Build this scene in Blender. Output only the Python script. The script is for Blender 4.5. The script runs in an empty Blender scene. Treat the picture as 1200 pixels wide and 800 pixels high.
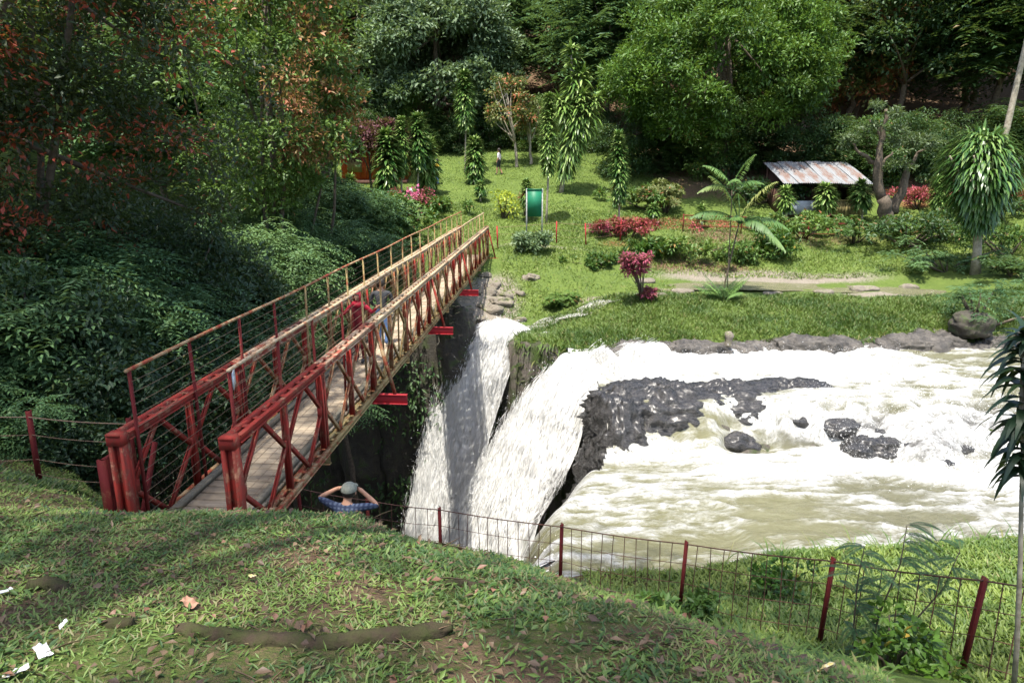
import bpy, math, random
import numpy as np
from mathutils import Vector

# ------------------------------------------------------------------ camera, sky, sun, exposure
scene = bpy.context.scene
col = scene.collection
FPX, PITCH, CAMZ = 820.0, math.radians(14.43), 4.74
cam_d = bpy.data.cameras.new('camera')
cam_d.sensor_width = 36.0
cam_d.lens = 36.0 * FPX / 1200.0
cam_d.clip_start, cam_d.clip_end = 0.1, 1500
cam = bpy.data.objects.new('camera', cam_d)
col.objects.link(cam)
cam.location = (0, 0, CAMZ)
cam.rotation_euler = (math.pi / 2 - PITCH, 0, 0)
scene.camera = cam

SUN = Vector((-0.14, -0.29, 0.947)).normalized()          # towards the sun
world = bpy.data.worlds.new('World')
scene.world = world
world.use_nodes = True
wn, wl = world.node_tree.nodes, world.node_tree.links
bg = wn['Background']
sky = wn.new('ShaderNodeTexSky')
sky.sky_type = 'NISHITA'
sky.sun_disc = False
sky.sun_elevation = math.asin(SUN.z)
sky.sun_rotation = math.atan2(SUN.x, SUN.y)
sky.air_density, sky.dust_density = 1.0, 2.5
wl.new(sky.outputs[0], bg.inputs[0])
bg.inputs[1].default_value = 0.15
sl = bpy.data.lights.new('sun', 'SUN')
sl.energy = 3.6
sl.angle = math.radians(0.6)
sl.color = (1.0, 0.95, 0.86)
sun = bpy.data.objects.new('sun', sl)
col.objects.link(sun)
sun.rotation_euler = SUN.to_track_quat('Z', 'Y').to_euler()
sun.location = (-20, 10, 60)
scene.view_settings.view_transform = 'Standard'
scene.view_settings.look = 'None'
scene.view_settings.exposure = 1.36
scene.view_settings.gamma = 1.0
scene.render.engine = 'CYCLES'
scene.cycles.use_denoising = True
scene.cycles.max_bounces = 6
scene.cycles.transparent_max_bounces = 12
scene.cycles.caustics_reflective = False
scene.cycles.caustics_refractive = False

# ------------------------------------------------------------------ helpers
RNG = np.random.default_rng(11)
SP, CP = math.sin(PITCH), math.cos(PITCH)


def at(u, v, D):
    """point of the place seen in direction (u, v) of the photograph, D metres ahead"""
    r, d = (u - 600) / FPX, (v - 400) / FPX
    y, z = CP - d * SP, -SP - d * CP
    return Vector((r * D / y, D, CAMZ + z * D / y))


def hash3(ix, iy, iz, seed=0):
    n = (ix.astype(np.int64) * 374761393 + iy.astype(np.int64) * 668265263 + iz.astype(np.int64) * 2147483647 + seed * 974711) & 0x7fffffff
    n = ((n ^ (n >> 13)) * 1274126177) & 0x7fffffff
    n = (n ^ (n >> 16)) & 0xffff
    return n / 65535.0


def noise(p, scale=1.0, seed=0):
    """value noise, p (n,3) -> 0..1"""
    q = np.asarray(p, float) * scale
    i = np.floor(q)
    f = q - i
    f = f * f * (3 - 2 * f)
    i = i.astype(np.int64)
    out = 0
    for dx in (0, 1):
        for dy in (0, 1):
            for dz in (0, 1):
                w = (f[:, 0] if dx else 1 - f[:, 0]) * (f[:, 1] if dy else 1 - f[:, 1]) * (f[:, 2] if dz else 1 - f[:, 2])
                out = out + w * hash3(i[:, 0] + dx, i[:, 1] + dy, i[:, 2] + dz, seed)
    return out


def fbm(p, scale=1.0, octv=4, seed=0, gain=0.5):
    a, s, o, t = 1.0, scale, 0, 0
    for k in range(octv):
        o = o + a * noise(p, s, seed + k * 17)
        t += a
        a *= gain
        s *= 2.07
    return o / t


def sstep(a, b, x):
    t = np.clip((x - a) / (b - a), 0, 1)
    return t * t * (3 - 2 * t)


def unit(a):
    return a / np.maximum(np.linalg.norm(a, axis=1, keepdims=True), 1e-9)


def link(name, data, parent=None):
    o = bpy.data.objects.new(name, data)
    col.objects.link(o)
    if parent is not None:
        o.parent = parent
    return o


def tag(o, label=None, cat=None, group=None, kind=None):
    for k, v in (('label', label), ('category', cat), ('group', group), ('kind', kind)):
        if v:
            o[k] = v
    return o


def thing(name, label, cat, loc=(0, 0, 0), rz=0.0, group=None):
    o = link(name, None)
    o.location = loc
    o.rotation_euler = (0, 0, rz)
    return tag(o, label, cat, group)


def mesh(name, V, Fs, mats=(), attrs=None, smooth=False, mat_idx=None, uv=None):
    me = bpy.data.meshes.new(name)
    V = np.asarray(V, np.float32)
    Fs = [np.asarray(f, np.int32) for f in Fs if len(f)]
    me.vertices.add(len(V))
    me.vertices.foreach_set('co', V.ravel())
    loops = np.concatenate([f.ravel() for f in Fs])
    tot = np.concatenate([np.full(len(f), f.shape[1], np.int32) for f in Fs])
    start = np.concatenate([[0], np.cumsum(tot)[:-1]]).astype(np.int32)
    me.loops.add(len(loops))
    me.loops.foreach_set('vertex_index', loops)
    me.polygons.add(len(tot))
    me.polygons.foreach_set('loop_start', start)
    me.polygons.foreach_set('loop_total', tot)
    if mat_idx is not None:
        me.polygons.foreach_set('material_index', np.asarray(mat_idx, np.int32))
    if smooth:
        me.polygons.foreach_set('use_smooth', np.ones(len(tot), bool))
    for m in (mats if isinstance(mats, (list, tuple)) else [mats]):
        me.materials.append(m)
    for k, a in (attrs or {}).items():
        at_ = me.attributes.new(k, 'FLOAT', 'POINT')
        at_.data.foreach_set('value', np.asarray(a, np.float32))
    if uv is not None:
        l = me.uv_layers.new(name='flow')
        l.data.foreach_set('uv', np.asarray(uv, np.float32)[loops].ravel())
    me.update(calc_edges=True)
    me.validate()
    return me


class Buf:
    """collects boxes, tubes and plates into one mesh"""
    def __init__(s):
        s.V, s.Q, s.T, s.n = [], [], [], 0

    def add(s, V, Q=None, T=None):
        V = np.asarray(V, float)
        if Q is not None and len(Q):
            s.Q.append(np.asarray(Q) + s.n)
        if T is not None and len(T):
            s.T.append(np.asarray(T) + s.n)
        s.V.append(V)
        s.n += len(V)
        return s

    def box(s, c, sz, ax=None):
        x, y, z = [v / 2 for v in sz]
        P = np.array([[a, b, d] for d in (-z, z) for b in (-y, y) for a in (-x, x)])
        if ax is not None:
            P = P @ np.asarray(ax)
        P = P + np.asarray(c)
        return s.add(P, [[0, 2, 3, 1], [4, 5, 7, 6], [0, 1, 5, 4], [2, 6, 7, 3], [0, 4, 6, 2], [1, 3, 7, 5]])

    def bar(s, a, b, w, t, side=(1, 0, 0)):
        """box beam from a to b, w along side, t across"""
        a, b = np.asarray(a, float), np.asarray(b, float)
        d = b - a
        L = np.linalg.norm(d)
        d = d / L
        sd = np.asarray(side, float)
        sd = sd - d * (sd @ d)
        sd /= np.linalg.norm(sd)
        up = np.cross(d, sd)
        return s.box((a + b) / 2, (w, L, t), np.array([sd, d, up]))

    def tube(s, P, R, n=6, cap=True):
        P = np.asarray(P, float)
        R = np.broadcast_to(np.asarray(R, float), (len(P),))
        T = np.gradient(P, axis=0)
        T = unit(T)
        ref = np.array([0.13, 0.2, 1.0]) if abs(T[0][2]) < .9 else np.array([1.0, .1, 0])
        A = unit(np.cross(T, ref))
        B = np.cross(T, A)
        th = np.linspace(0, 2 * np.pi, n, endpoint=False)
        V = (P[:, None] + R[:, None, None] * (np.cos(th)[None, :, None] * A[:, None] + np.sin(th)[None, :, None] * B[:, None])).reshape(-1, 3)
        i = np.arange(len(P) - 1)[:, None] * n
        j = np.arange(n)[None]
        k = (j + 1) % n
        Q = np.stack([i + j, i + k, i + n + k, i + n + j], -1).reshape(-1, 4)
        base = s.n
        s.add(V, Q)
        if cap:
            m = len(P)
            c = np.array([P[0], P[-1]])
            T_ = [[m * n, int(a), int(b)] for a, b in zip(k[0], j[0])] + [[m * n + 1, int((m - 1) * n + b), int((m - 1) * n + a)] for a, b in zip(k[0], j[0])]
            s.n = base
            s.V[-1] = np.concatenate([V, c])
            s.T.append(np.asarray(T_) + base)
            s.n = base + len(V) + 2
        return s

    def mesh(s, name, mat, smooth=False):
        Fs = []
        if s.Q:
            Fs.append(np.concatenate(s.Q))
        if s.T:
            Fs.append(np.concatenate(s.T))
        return mesh(name, np.concatenate(s.V), Fs, mat, smooth=smooth)

    def obj(s, name, mat, parent=None, smooth=False):
        return link(name, s.mesh(name, mat, smooth), parent)


class Leaves:
    """collects leaf faces: rhombs (two triangles, folded along the rib) and bent straps"""
    def __init__(s):
        s.V, s.T, s.Q, s.v, s.t, s.n = [], [], [], [], [], 0

    def rhomb(s, P, D, N, L, W, v, t, fold=0.25):
        n = len(P)
        P, D = np.asarray(P), unit(D)
        S = unit(np.cross(D, N))
        U = np.cross(S, D)
        L, W = np.broadcast_to(L, (n,))[:, None], np.broadcast_to(W, (n,))[:, None]
        mid = P + D * L * 0.45
        V = np.stack([P, mid + S * W / 2 + U * W * fold, P + D * L - U * L * .08, mid - S * W / 2 + U * W * fold], 1).reshape(-1, 3)
        i = np.arange(n)[:, None] * 4 + s.n
        s.T.append(np.concatenate([i + [0, 1, 2], i + [0, 2, 3]]))
        s.V.append(V)
        s.v.append(np.repeat(np.broadcast_to(v, (n,)), 4))
        s.t.append(np.repeat(np.broadcast_to(t, (n,)), 4))
        s.n += 4 * n
        return s

    def strap(s, P, D, L, W, droop, v, t, seg=3, N=None):
        n = len(P)
        D = unit(np.asarray(D, float))
        up = np.tile(np.array([[0., 0, 1]]), (n, 1)) if N is None else N
        S = unit(np.cross(D, up + 1e-3))
        L, W = np.broadcast_to(L, (n,))[:, None], np.broadcast_to(W, (n,))[:, None]
        droop = np.broadcast_to(droop, (n,))[:, None]
        prof = [.55, 1.0, .8, .5, .3][:seg] if seg > 2 else [.6, 1.0]
        rows, c, d = [], np.asarray(P, float), D.copy()
        for k in range(seg + 1):
            w = W / 2 * (prof[k] if k < seg else 0.06)
            rows += [c - S * w, c + S * w]
            d = unit(d + np.array([[0, 0, -1.0]]) * droop / seg)
            c = c + d * L / seg
        V = np.stack(rows, 1).reshape(-1, 3)
        m = 2 * (seg + 1)
        i = np.arange(n)[:, None] * m + s.n
        for k in range(seg):
            s.Q.append(i + [2 * k, 2 * k + 1, 2 * k + 3, 2 * k + 2])
        s.V.append(V)
        s.v.append(np.repeat(np.broadcast_to(v, (n,)), m))
        s.t.append(np.repeat(np.broadcast_to(t, (n,)), m))
        s.n += m * n
        return s

    def mesh(s, name, mat):
        Fs = []
        if s.T:
            Fs.append(np.concatenate(s.T))
        if s.Q:
            Fs.append(np.concatenate(s.Q))
        return mesh(name, np.concatenate(s.V), Fs, mat, {'v': np.concatenate(s.v), 't': np.concatenate(s.t)}, smooth=False)

    def obj(s, name, mat, parent=None):
        return link(name, s.mesh(name, mat), parent)


def rdirs(rng, n):
    return unit(rng.normal(size=(n, 3)))


# ------------------------------------------------------------------ materials
def newmat(name):
    m = bpy.data.materials.new(name)
    m.use_nodes = True
    nt = m.node_tree
    return m, nt.nodes, nt.links, nt.nodes['Principled BSDF']


def nz(nodes, links, scale, detail=4, rough=.55, vec=None, dist=0.0):
    n = nodes.new('ShaderNodeTexNoise')
    n.inputs['Scale'].default_value = scale
    n.inputs['Detail'].default_value = detail
    n.inputs['Roughness'].default_value = rough
    n.inputs['Distortion'].default_value = dist
    if vec is not None:
        links.new(vec, n.inputs['Vector'])
    return n


def coord(nodes, kind='Object'):
    return nodes.new('ShaderNodeTexCoord').outputs[kind]


def mapping(nodes, links, vec, scale):
    mp = nodes.new('ShaderNodeMapping')
    mp.inputs['Scale'].default_value = scale
    links.new(vec, mp.inputs['Vector'])
    return mp.outputs[0]


def ramp(nodes, links, fac, stops):
    r = nodes.new('ShaderNodeValToRGB')
    e = r.color_ramp.elements
    while len(e) < len(stops):
        e.new(0.5)
    for k, (p, c) in enumerate(stops):
        e[k].position = p
        e[k].color = (*c, 1) if len(c) == 3 else c
    links.new(fac, r.inputs[0])
    return r.outputs[0]


def mixc(nodes, links, fac, a, b, mode='MIX'):
    m = nodes.new('ShaderNodeMix')
    m.data_type = 'RGBA'
    m.blend_type = mode
    for s, v in ((0, fac), (6, a), (7, b)):
        if isinstance(v, (int, float)):
            m.inputs[s].default_value = v
        elif isinstance(v, tuple):
            m.inputs[s].default_value = (*v, 1)
        else:
            links.new(v, m.inputs[s])
    return m.outputs[2]


def math_(nodes, links, op, a, b=None, clamp=False):
    m = nodes.new('ShaderNodeMath')
    m.operation = op
    m.use_clamp = clamp
    for i, v in enumerate((a, b)):
        if v is None:
            continue
        if isinstance(v, (int, float)):
            m.inputs[i].default_value = v
        else:
            links.new(v, m.inputs[i])
    return m.outputs[0]


def attr(nodes, name):
    a = nodes.new('ShaderNodeAttribute')
    a.attribute_name = name
    return a.outputs['Fac']


def bump(nodes, links, bsdf, h, strength=.5, dist=.05):
    b = nodes.new('ShaderNodeBump')
    b.inputs['Strength'].default_value = strength
    b.inputs['Distance'].default_value = dist
    links.new(h, b.inputs['Height'])
    links.new(b.outputs[0], bsdf.inputs['Normal'])


def leafmat(name, dark, light, flush=None, trans=.3, rough=.5, spec=.4):
    m, n, l, b = newmat(name)
    v = attr(n, 'v')
    c = ramp(n, l, v, [(0, dark), (1, light)])
    oi = n.new('ShaderNodeObjectInfo')
    hs = n.new('ShaderNodeHueSaturation')
    l.new(c, hs.inputs['Color'])
    l.new(math_(n, l, 'ADD', math_(n, l, 'MULTIPLY', oi.outputs['Random'], .5), .78), hs.inputs['Value'])
    l.new(math_(n, l, 'ADD', math_(n, l, 'MULTIPLY', oi.outputs['Random'], -.03), .515), hs.inputs['Hue'])
    c = hs.outputs[0]
    if flush:
        c = mixc(n, l, attr(n, 't'), c, flush)
    l.new(c, b.inputs['Base Color'])
    b.inputs['Roughness'].default_value = rough
    b.inputs['Specular IOR Level'].default_value = spec
    tr = n.new('ShaderNodeBsdfTranslucent')
    l.new(mixc(n, l, .5, c, (.16, .22, .03)), tr.inputs[0])
    mx = n.new('ShaderNodeMixShader')
    mx.inputs[0].default_value = trans
    l.new(b.outputs[0], mx.inputs[1])
    l.new(tr.outputs[0], mx.inputs[2])
    l.new(mx.outputs[0], n['Material Output'].inputs[0])
    return m


M = {}
M['leaf_mid'] = leafmat('leaf_mid', (.04, .095, .018), (.12, .21, .04), (.42, .15, .075))
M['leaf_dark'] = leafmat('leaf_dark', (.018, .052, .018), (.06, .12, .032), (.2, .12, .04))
M['leaf_olive'] = leafmat('leaf_olive', (.055, .085, .022), (.15, .175, .05), (.50, .16, .085))
M['leaf_feather'] = leafmat('leaf_feather', (.035, .095, .035), (.11, .20, .075))
M['leaf_grey'] = leafmat('leaf_grey', (.065, .12, .05), (.17, .24, .12), (.2, .2, .06))
M['leaf_feather_pale'] = leafmat('leaf_feather_pale', (.07, .11, .045), (.16, .21, .09))
M['leaf_lime'] = leafmat('leaf_lime', (.018, .055, .010), (.09, .19, .018), (.3, .2, .03))
M['leaf_rust'] = leafmat('leaf_rust', (.012, .028, .010), (.048, .07, .02), (.50, .075, .045))
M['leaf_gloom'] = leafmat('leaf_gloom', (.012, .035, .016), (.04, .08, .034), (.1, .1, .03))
M['leaf_purple'] = leafmat('leaf_purple', (.06, .015, .022), (.14, .035, .045), (.05, .08, .02))
M['leaf_crimson'] = leafmat('leaf_crimson', (.14, .018, .02), (.30, .05, .045), (.12, .05, .03))
M['leaf_pink'] = leafmat('leaf_pink', (.13, .02, .03), (.36, .07, .10), (.10, .10, .04))
M['leaf_yellow'] = leafmat('leaf_yellow', (.3, .36, .02), (.48, .52, .04))
M['leaf_dracaena'] = leafmat('leaf_dracaena', (.035, .095, .02), (.14, .24, .05), (.32, .42, .13), trans=.15, rough=.32)
M['leaf_deep'] = leafmat('leaf_deep', (.010, .028, .012), (.03, .055, .022), (.05, .10, .03), trans=.12, rough=.4)
M['leaf_palm'] = leafmat('leaf_palm', (.045, .12, .03), (.13, .22, .05), (.32, .26, .08), trans=.25)
M['leaf_dry'] = leafmat('leaf_dry', (.07, .04, .025), (.18, .115, .065), (.20, .10, .06), trans=.1)
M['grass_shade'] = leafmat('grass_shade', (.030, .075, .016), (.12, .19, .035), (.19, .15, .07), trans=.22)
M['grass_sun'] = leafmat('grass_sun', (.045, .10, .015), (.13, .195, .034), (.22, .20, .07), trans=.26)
M['flower'] = leafmat('flower', (.5, .08, .2), (.75, .2, .35), (.7, .65, .6))


def plain(name, c, rough=.6, c2=None, scale=8, metal=0.0, bmp=0.0, spec=.3):
    m, n, l, b = newmat(name)
    t = nz(n, l, scale, 5, .6, coord(n))
    l.new(ramp(n, l, t.outputs[0], [(.35, c), (.65, c2 or tuple(x * .75 for x in c))]), b.inputs['Base Color'])
    b.inputs['Roughness'].default_value = rough
    b.inputs['Metallic'].default_value = metal
    b.inputs['Specular IOR Level'].default_value = spec
    if bmp:
        bump(n, l, b, t.outputs[0], bmp, .02)
    return m


M['bark'] = plain('bark', (.14, .11, .08), .9, (.07, .055, .04), 9, bmp=.8)
M['bark_pale'] = plain('bark_pale', (.36, .32, .25), .9, (.2, .17, .12), 7, bmp=.7)
M['bark_moss'] = plain('bark_moss', (.055, .040, .027), .95, (.045, .052, .018), 9, bmp=1.6, spec=.1)


def worn_paint(name, paint, bare, lo, hi, rust=(.16, .06, .03)):
    m, n, l, b = newmat(name)
    oi = n.new('ShaderNodeObjectInfo')
    va = n.new('ShaderNodeVectorMath')
    l.new(coord(n), va.inputs[0])
    l.new(oi.outputs['Location'], va.inputs[1])
    t = nz(n, l, 5, 6, .65, va.outputs[0])
    t2 = nz(n, l, 28, 3, .6, va.outputs[0])
    f = math_(n, l, 'ADD', t.outputs[0], math_(n, l, 'MULTIPLY', t2.outputs[0], .2))
    c = ramp(n, l, f, [(lo, paint), ((lo + hi) / 2, rust), (hi, bare)])
    l.new(c, b.inputs['Base Color'])
    b.inputs['Roughness'].default_value = .8
    b.inputs['Specular IOR Level'].default_value = .2
    bump(n, l, b, t2.outputs[0], .25, .01)
    return m


M['paint_red'] = worn_paint('paint_red', (.29, .034, .024), (.34, .17, .10), .55, .78, (.20, .045, .03))
M['paint_mid'] = worn_paint('paint_mid', (.27, .04, .032), (.42, .30, .2), .44, .66, (.28, .10, .06))
M['paint_dark'] = worn_paint('paint_dark', (.13, .016, .016), (.18, .07, .04), .56, .8, (.13, .02, .015))
M['paint_worn'] = worn_paint('paint_worn', (.27, .045, .03), (.36, .25, .14), .48, .68, (.27, .11, .05))
M['paint_chord'] = worn_paint('paint_chord', (.30, .07, .045), (.44, .34, .22), .40, .60, (.34, .19, .10))
M['paint_olive'] = worn_paint('paint_olive', (.24, .05, .03), (.29, .22, .10), .42, .60, (.23, .12, .05))
M['paint_bright'] = worn_paint('paint_bright', (.36, .03, .035), (.3, .05, .04), .7, .95, (.3, .03, .03))
M['wire'] = plain('wire', (.16, .11, .07), .7, (.24, .15, .09), 20)
M['dark_wire'] = plain('dark_wire', (.075, .04, .03), .7, (.14, .06, .04), 20)


def wood(name, a, b_):
    m, n, l, b = newmat(name)
    oi = n.new('ShaderNodeObjectInfo')
    v = mapping(n, l, coord(n), (1.5, 14, 8))
    va = n.new('ShaderNodeVectorMath')
    l.new(v, va.inputs[0])
    l.new(oi.outputs['Location'], va.inputs[1])
    t = nz(n, l, 2.2, 6, .7, va.outputs[0])
    c = ramp(n, l, t.outputs[0], [(.3, b_), (.62, a)])
    k = math_(n, l, 'ADD', math_(n, l, 'MULTIPLY', oi.outputs['Random'], .55), .62)
    c2 = n.new('ShaderNodeHueSaturation')
    l.new(c, c2.inputs['Color'])
    l.new(k, c2.inputs['Value'])
    l.new(c2.outputs[0], b.inputs['Base Color'])
    b.inputs['Roughness'].default_value = .85
    bump(n, l, b, t.outputs[0], .5, .01)
    return m


M['plank'] = wood('plank', (.42, .34, .24), (.24, .18, .115))
M['kerb'] = wood('kerb', (.24, .21, .15), (.13, .11, .075))
M['bamboo'] = wood('bamboo', (.36, .30, .12), (.22, .17, .07))


def terrain_mat():
    m, n, l, b = newmat('terrain_ground')
    P = coord(n)
    a = nz(n, l, 1.3, 8, .65, P)
    f = nz(n, l, 14, 6, .7, P)
    h = nz(n, l, 60, 4, .7, P)
    fine = math_(n, l, 'ADD', math_(n, l, 'MULTIPLY', f.outputs[0], .6), math_(n, l, 'MULTIPLY', h.outputs[0], .4))
    grass = mixc(n, l, ramp(n, l, a.outputs[0], [(.35, (0, 0, 0)), (.65, (1, 1, 1))]), (.052, .096, .018), (.11, .165, .032))
    grass = mixc(n, l, ramp(n, l, fine, [(.4, (0, 0, 0)), (.62, (1, 1, 1))]), grass, (.14, .185, .045))
    soil = mixc(n, l, ramp(n, l, f.outputs[0], [(.35, (0, 0, 0)), (.65, (1, 1, 1))]), (.095, .06, .036), (.21, .14, .085))
    rock = mixc(n, l, ramp(n, l, fine, [(.35, (0, 0, 0)), (.65, (1, 1, 1))]), (.055, .05, .045), (.20, .175, .145))
    moss = mixc(n, l, ramp(n, l, a.outputs[0], [(.46, (0, 0, 0)), (.60, (1, 1, 1))]), rock, (.05, .075, .022))
    red = mixc(n, l, f.outputs[0], (.16, .05, .03), (.28, .10, .06))
    pale = mixc(n, l, ramp(n, l, fine, [(.38, (0, 0, 0)), (.62, (1, 1, 1))]), (.17, .145, .11), (.34, .30, .24))

    def zone(name):
        return ramp(n, l, math_(n, l, 'ADD', attr(n, name), math_(n, l, 'MULTIPLY', math_(n, l, 'SUBTRACT', fine, .5), 1.1)), [(.38, (0, 0, 0)), (.62, (1, 1, 1))])
    c = mixc(n, l, zone('soil'), grass, soil)
    c = mixc(n, l, zone('red'), c, red)
    c = mixc(n, l, zone('pale'), c, pale)
    c = mixc(n, l, zone('rock'), c, moss)
    l.new(c, b.inputs['Base Color'])
    b.inputs['Roughness'].default_value = .95
    b.inputs['Specular IOR Level'].default_value = .15
    bump(n, l, b, fine, .9, .12)
    return m


M['terrain'] = terrain_mat()


def rock_mat(name, dark, light, rough=.35, moss=None):
    m, n, l, b = newmat(name)
    P = coord(n)
    a = nz(n, l, 2.2, 8, .7, P, .6)
    f = nz(n, l, 11, 6, .75, mapping(n, l, P, (1, 1, 2.2)))
    vo = n.new('ShaderNodeTexVoronoi')
    vo.feature = 'DISTANCE_TO_EDGE'
    vo.inputs['Scale'].default_value = 2.4
    l.new(mapping(n, l, P, (.8, 1, 2.0)), vo.inputs['Vector'])
    s = math_(n, l, 'ADD', math_(n, l, 'MULTIPLY', a.outputs[0], .6), math_(n, l, 'MULTIPLY', f.outputs[0], .4))
    c = ramp(n, l, s, [(.36, dark), (.5, tuple((x + y) / 2.4 for x, y in zip(dark, light))), (.64, light)])
    if moss:
        c = mixc(n, l, ramp(n, l, a.outputs[0], [(.52, (0, 0, 0)), (.62, (1, 1, 1))]), c, moss)
    l.new(c, b.inputs['Base Color'])
    l.new(ramp(n, l, f.outputs[0], [(.3, (rough,) * 3), (.7, (rough + .35,) * 3)]), b.inputs['Roughness'])
    hh = math_(n, l, 'ADD', math_(n, l, 'MULTIPLY', ramp(n, l, vo.outputs['Distance'], [(0, (0, 0, 0)), (.05, (1, 1, 1))]), .10), s)
    if rough < .2:
        b.inputs['Coat Weight'].default_value = .45
        b.inputs['Coat Roughness'].default_value = .28
    hh = math_(n, l, 'ADD', hh, math_(n, l, 'MULTIPLY', nz(n, l, 34, 5, .7, P).outputs[0], .22))
    bump(n, l, b, hh, 1.0, .10)
    return m


M['wet_rock'] = rock_mat('wet_rock', (.006, .006, .006), (.055, .05, .045), .10)
M['ledge_rock'] = rock_mat('ledge_rock', (.02, .019, .018), (.17, .15, .125), .3)
M['dry_rock'] = rock_mat('dry_rock', (.10, .085, .065), (.36, .31, .24), .7, (.10, .12, .035))
M['mossy_rock'] = rock_mat('mossy_rock', (.03, .026, .02), (.10, .085, .06), .55, (.05, .07, .02))


def river_mat():
    m, n, l, b = newmat('river_water')
    P = coord(n)
    # streaks of foam drawn out along the current
    fv = n.new('ShaderNodeUVMap').outputs[0]
    a = nz(n, l, 1.1, 9, .68, mapping(n, l, fv, (.38, 1.9, 1)), .4)
    f = nz(n, l, 5.0, 9, .76, mapping(n, l, fv, (.42, 1.7, 1)), .3)
    s = math_(n, l, 'ADD', math_(n, l, 'MULTIPLY', a.outputs[0], .45), math_(n, l, 'MULTIPLY', f.outputs[0], .55))
    k = math_(n, l, 'ADD', s, math_(n, l, 'MULTIPLY', math_(n, l, 'SUBTRACT', attr(n, 'foam'), .47), .55))
    fo = ramp(n, l, k, [(.36, (0, 0, 0)), (.46, (.22, .22, .22)), (.54, (.6, .6, .6)), (.64, (1, 1, 1))])
    g2 = nz(n, l, 13, 8, .8, mapping(n, l, fv, (.8, 1.2, 1)), .3)
    white = ramp(n, l, g2.outputs[0], [(.38, (.20, .20, .175)), (.47, (.40, .40, .38)), (.58, (.60, .60, .585))])
    c = mixc(n, l, fo, mixc(n, l, attr(n, 'grey'), ramp(n, l, f.outputs[0], [(.3, (.13, .125, .062)), (.7, (.21, .205, .125))]), (.075, .072, .065)), white)
    l.new(c, b.inputs['Base Color'])
    l.new(ramp(n, l, fo, [(0, (.12,) * 3), (.6, (.65,) * 3)]), b.inputs['Roughness'])
    b.inputs['IOR'].default_value = 1.33
    hb = math_(n, l, 'ADD', math_(n, l, 'MULTIPLY', f.outputs[0], .6), math_(n, l, 'MULTIPLY', nz(n, l, 16, 5, .7, fv).outputs[0], .25))
    bump(n, l, b, hb, .8, .18)
    return m


def fall_mat(name, cover):
    m, n, l, b = newmat(name)
    fv = n.new('ShaderNodeUVMap').outputs[0]
    a = nz(n, l, 1.0, 6, .65, mapping(n, l, fv, (3.2, .34, 1)), .5)
    f = nz(n, l, 1.0, 7, .75, mapping(n, l, fv, (11, 1.5, 1)), .6)
    s = math_(n, l, 'ADD', math_(n, l, 'MULTIPLY', a.outputs[0], .55), math_(n, l, 'MULTIPLY', f.outputs[0], .45))
    k = math_(n, l, 'ADD', s, math_(n, l, 'MULTIPLY', math_(n, l, 'SUBTRACT', attr(n, 'foam'), .5), .5))
    al = ramp(n, l, k, [(.40 - cover, (0, 0, 0)), (.56 - cover, (1, 1, 1))])
    c = ramp(n, l, f.outputs[0], [(.25, (.42, .40, .34)), (.55, (.68, .68, .66))])
    l.new(c, b.inputs['Base Color'])
    b.inputs['Roughness'].default_value = .6
    l.new(al, b.inputs['Alpha'])
    bump(n, l, b, s, .9, .2)
    return m


M['river'] = river_mat()
M['fall_thick'] = fall_mat('fall_thick', .14)
M['fall_thin'] = fall_mat('fall_thin', .08)
m_, n_, l_, b_ = newmat('white_water')
b_.inputs['Base Color'].default_value = (.74, .74, .72, 1)
b_.inputs['Roughness'].default_value = .5
M['white_water'] = m_

M['cloth_red'] = plain('cloth_red', (.42, .02, .04), .8, (.30, .012, .025), 14)
M['cloth_maroon'] = plain('cloth_maroon', (.16, .012, .018), .8, (.10, .01, .014), 14)
M['cloth_black'] = plain('cloth_black', (.03, .032, .036), .8, (.05, .052, .055), 14)
M['cloth_jeans'] = plain('cloth_jeans', (.06, .12, .26), .85, (.10, .17, .32), 20)
M['cloth_white'] = plain('cloth_white', (.62, .58, .6), .8, (.5, .46, .5), 14)
M['cloth_yellow'] = plain('cloth_yellow', (.5, .34, .03), .8, (.4, .26, .03), 14)
M['cap'] = plain('cap', (.22, .23, .19), .9, (.15, .16, .13), 40)
M['hair'] = plain('hair', (.018, .014, .012), .5, (.03, .025, .02), 40)
M['skin'] = plain('skin', (.40, .22, .14), .55, (.36, .19, .12), 10)
m_, n_, l_, b_ = newmat('cloth_plaid')
P_ = coord(n_)
w1 = n_.new('ShaderNodeTexWave'); w1.inputs['Scale'].default_value = 5.0; w1.inputs['Distortion'].default_value = 2.0
w2 = n_.new('ShaderNodeTexWave'); w2.bands_direction = 'Z'; w2.inputs['Scale'].default_value = 7.0
l_.new(P_, w1.inputs[0]); l_.new(P_, w2.inputs[0])
l_.new(mixc(n_, l_, math_(n_, l_, 'MULTIPLY', w1.outputs[1], w2.outputs[1]), (.02, .032, .07), (.11, .14, .20)), b_.inputs['Base Color'])
b_.inputs['Roughness'].default_value = .85
M['cloth_plaid'] = m_
M['paper'] = plain('paper', (.58, .58, .56), .6, (.48, .49, .49), 12)
M['wrapper_yellow'] = plain('wrapper_yellow', (.7, .5, .06), .35, (.75, .7, .5), 25)
M['sign_green'] = plain('sign_green', (.012, .17, .085), .5, (.015, .14, .07), 3)
M['sign_white'] = plain('sign_white', (.6, .64, .66), .5, (.5, .54, .57), 6)
M['post_grey'] = plain('post_grey', (.36, .37, .35), .7, (.2, .22, .2), 8)
M['hut_orange'] = plain('hut_orange', (.45, .09, .03), .7, (.36, .06, .02), 4)
M['hut_dark'] = plain('hut_dark', (.07, .035, .025), .8, (.10, .05, .035), 6)
M['wall_blue'] = plain('wall_blue', (.28, .33, .38), .7, (.22, .26, .3), 5)
m_, n_, l_, b_ = newmat('rusty_sheet')
P_ = coord(n_)
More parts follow.
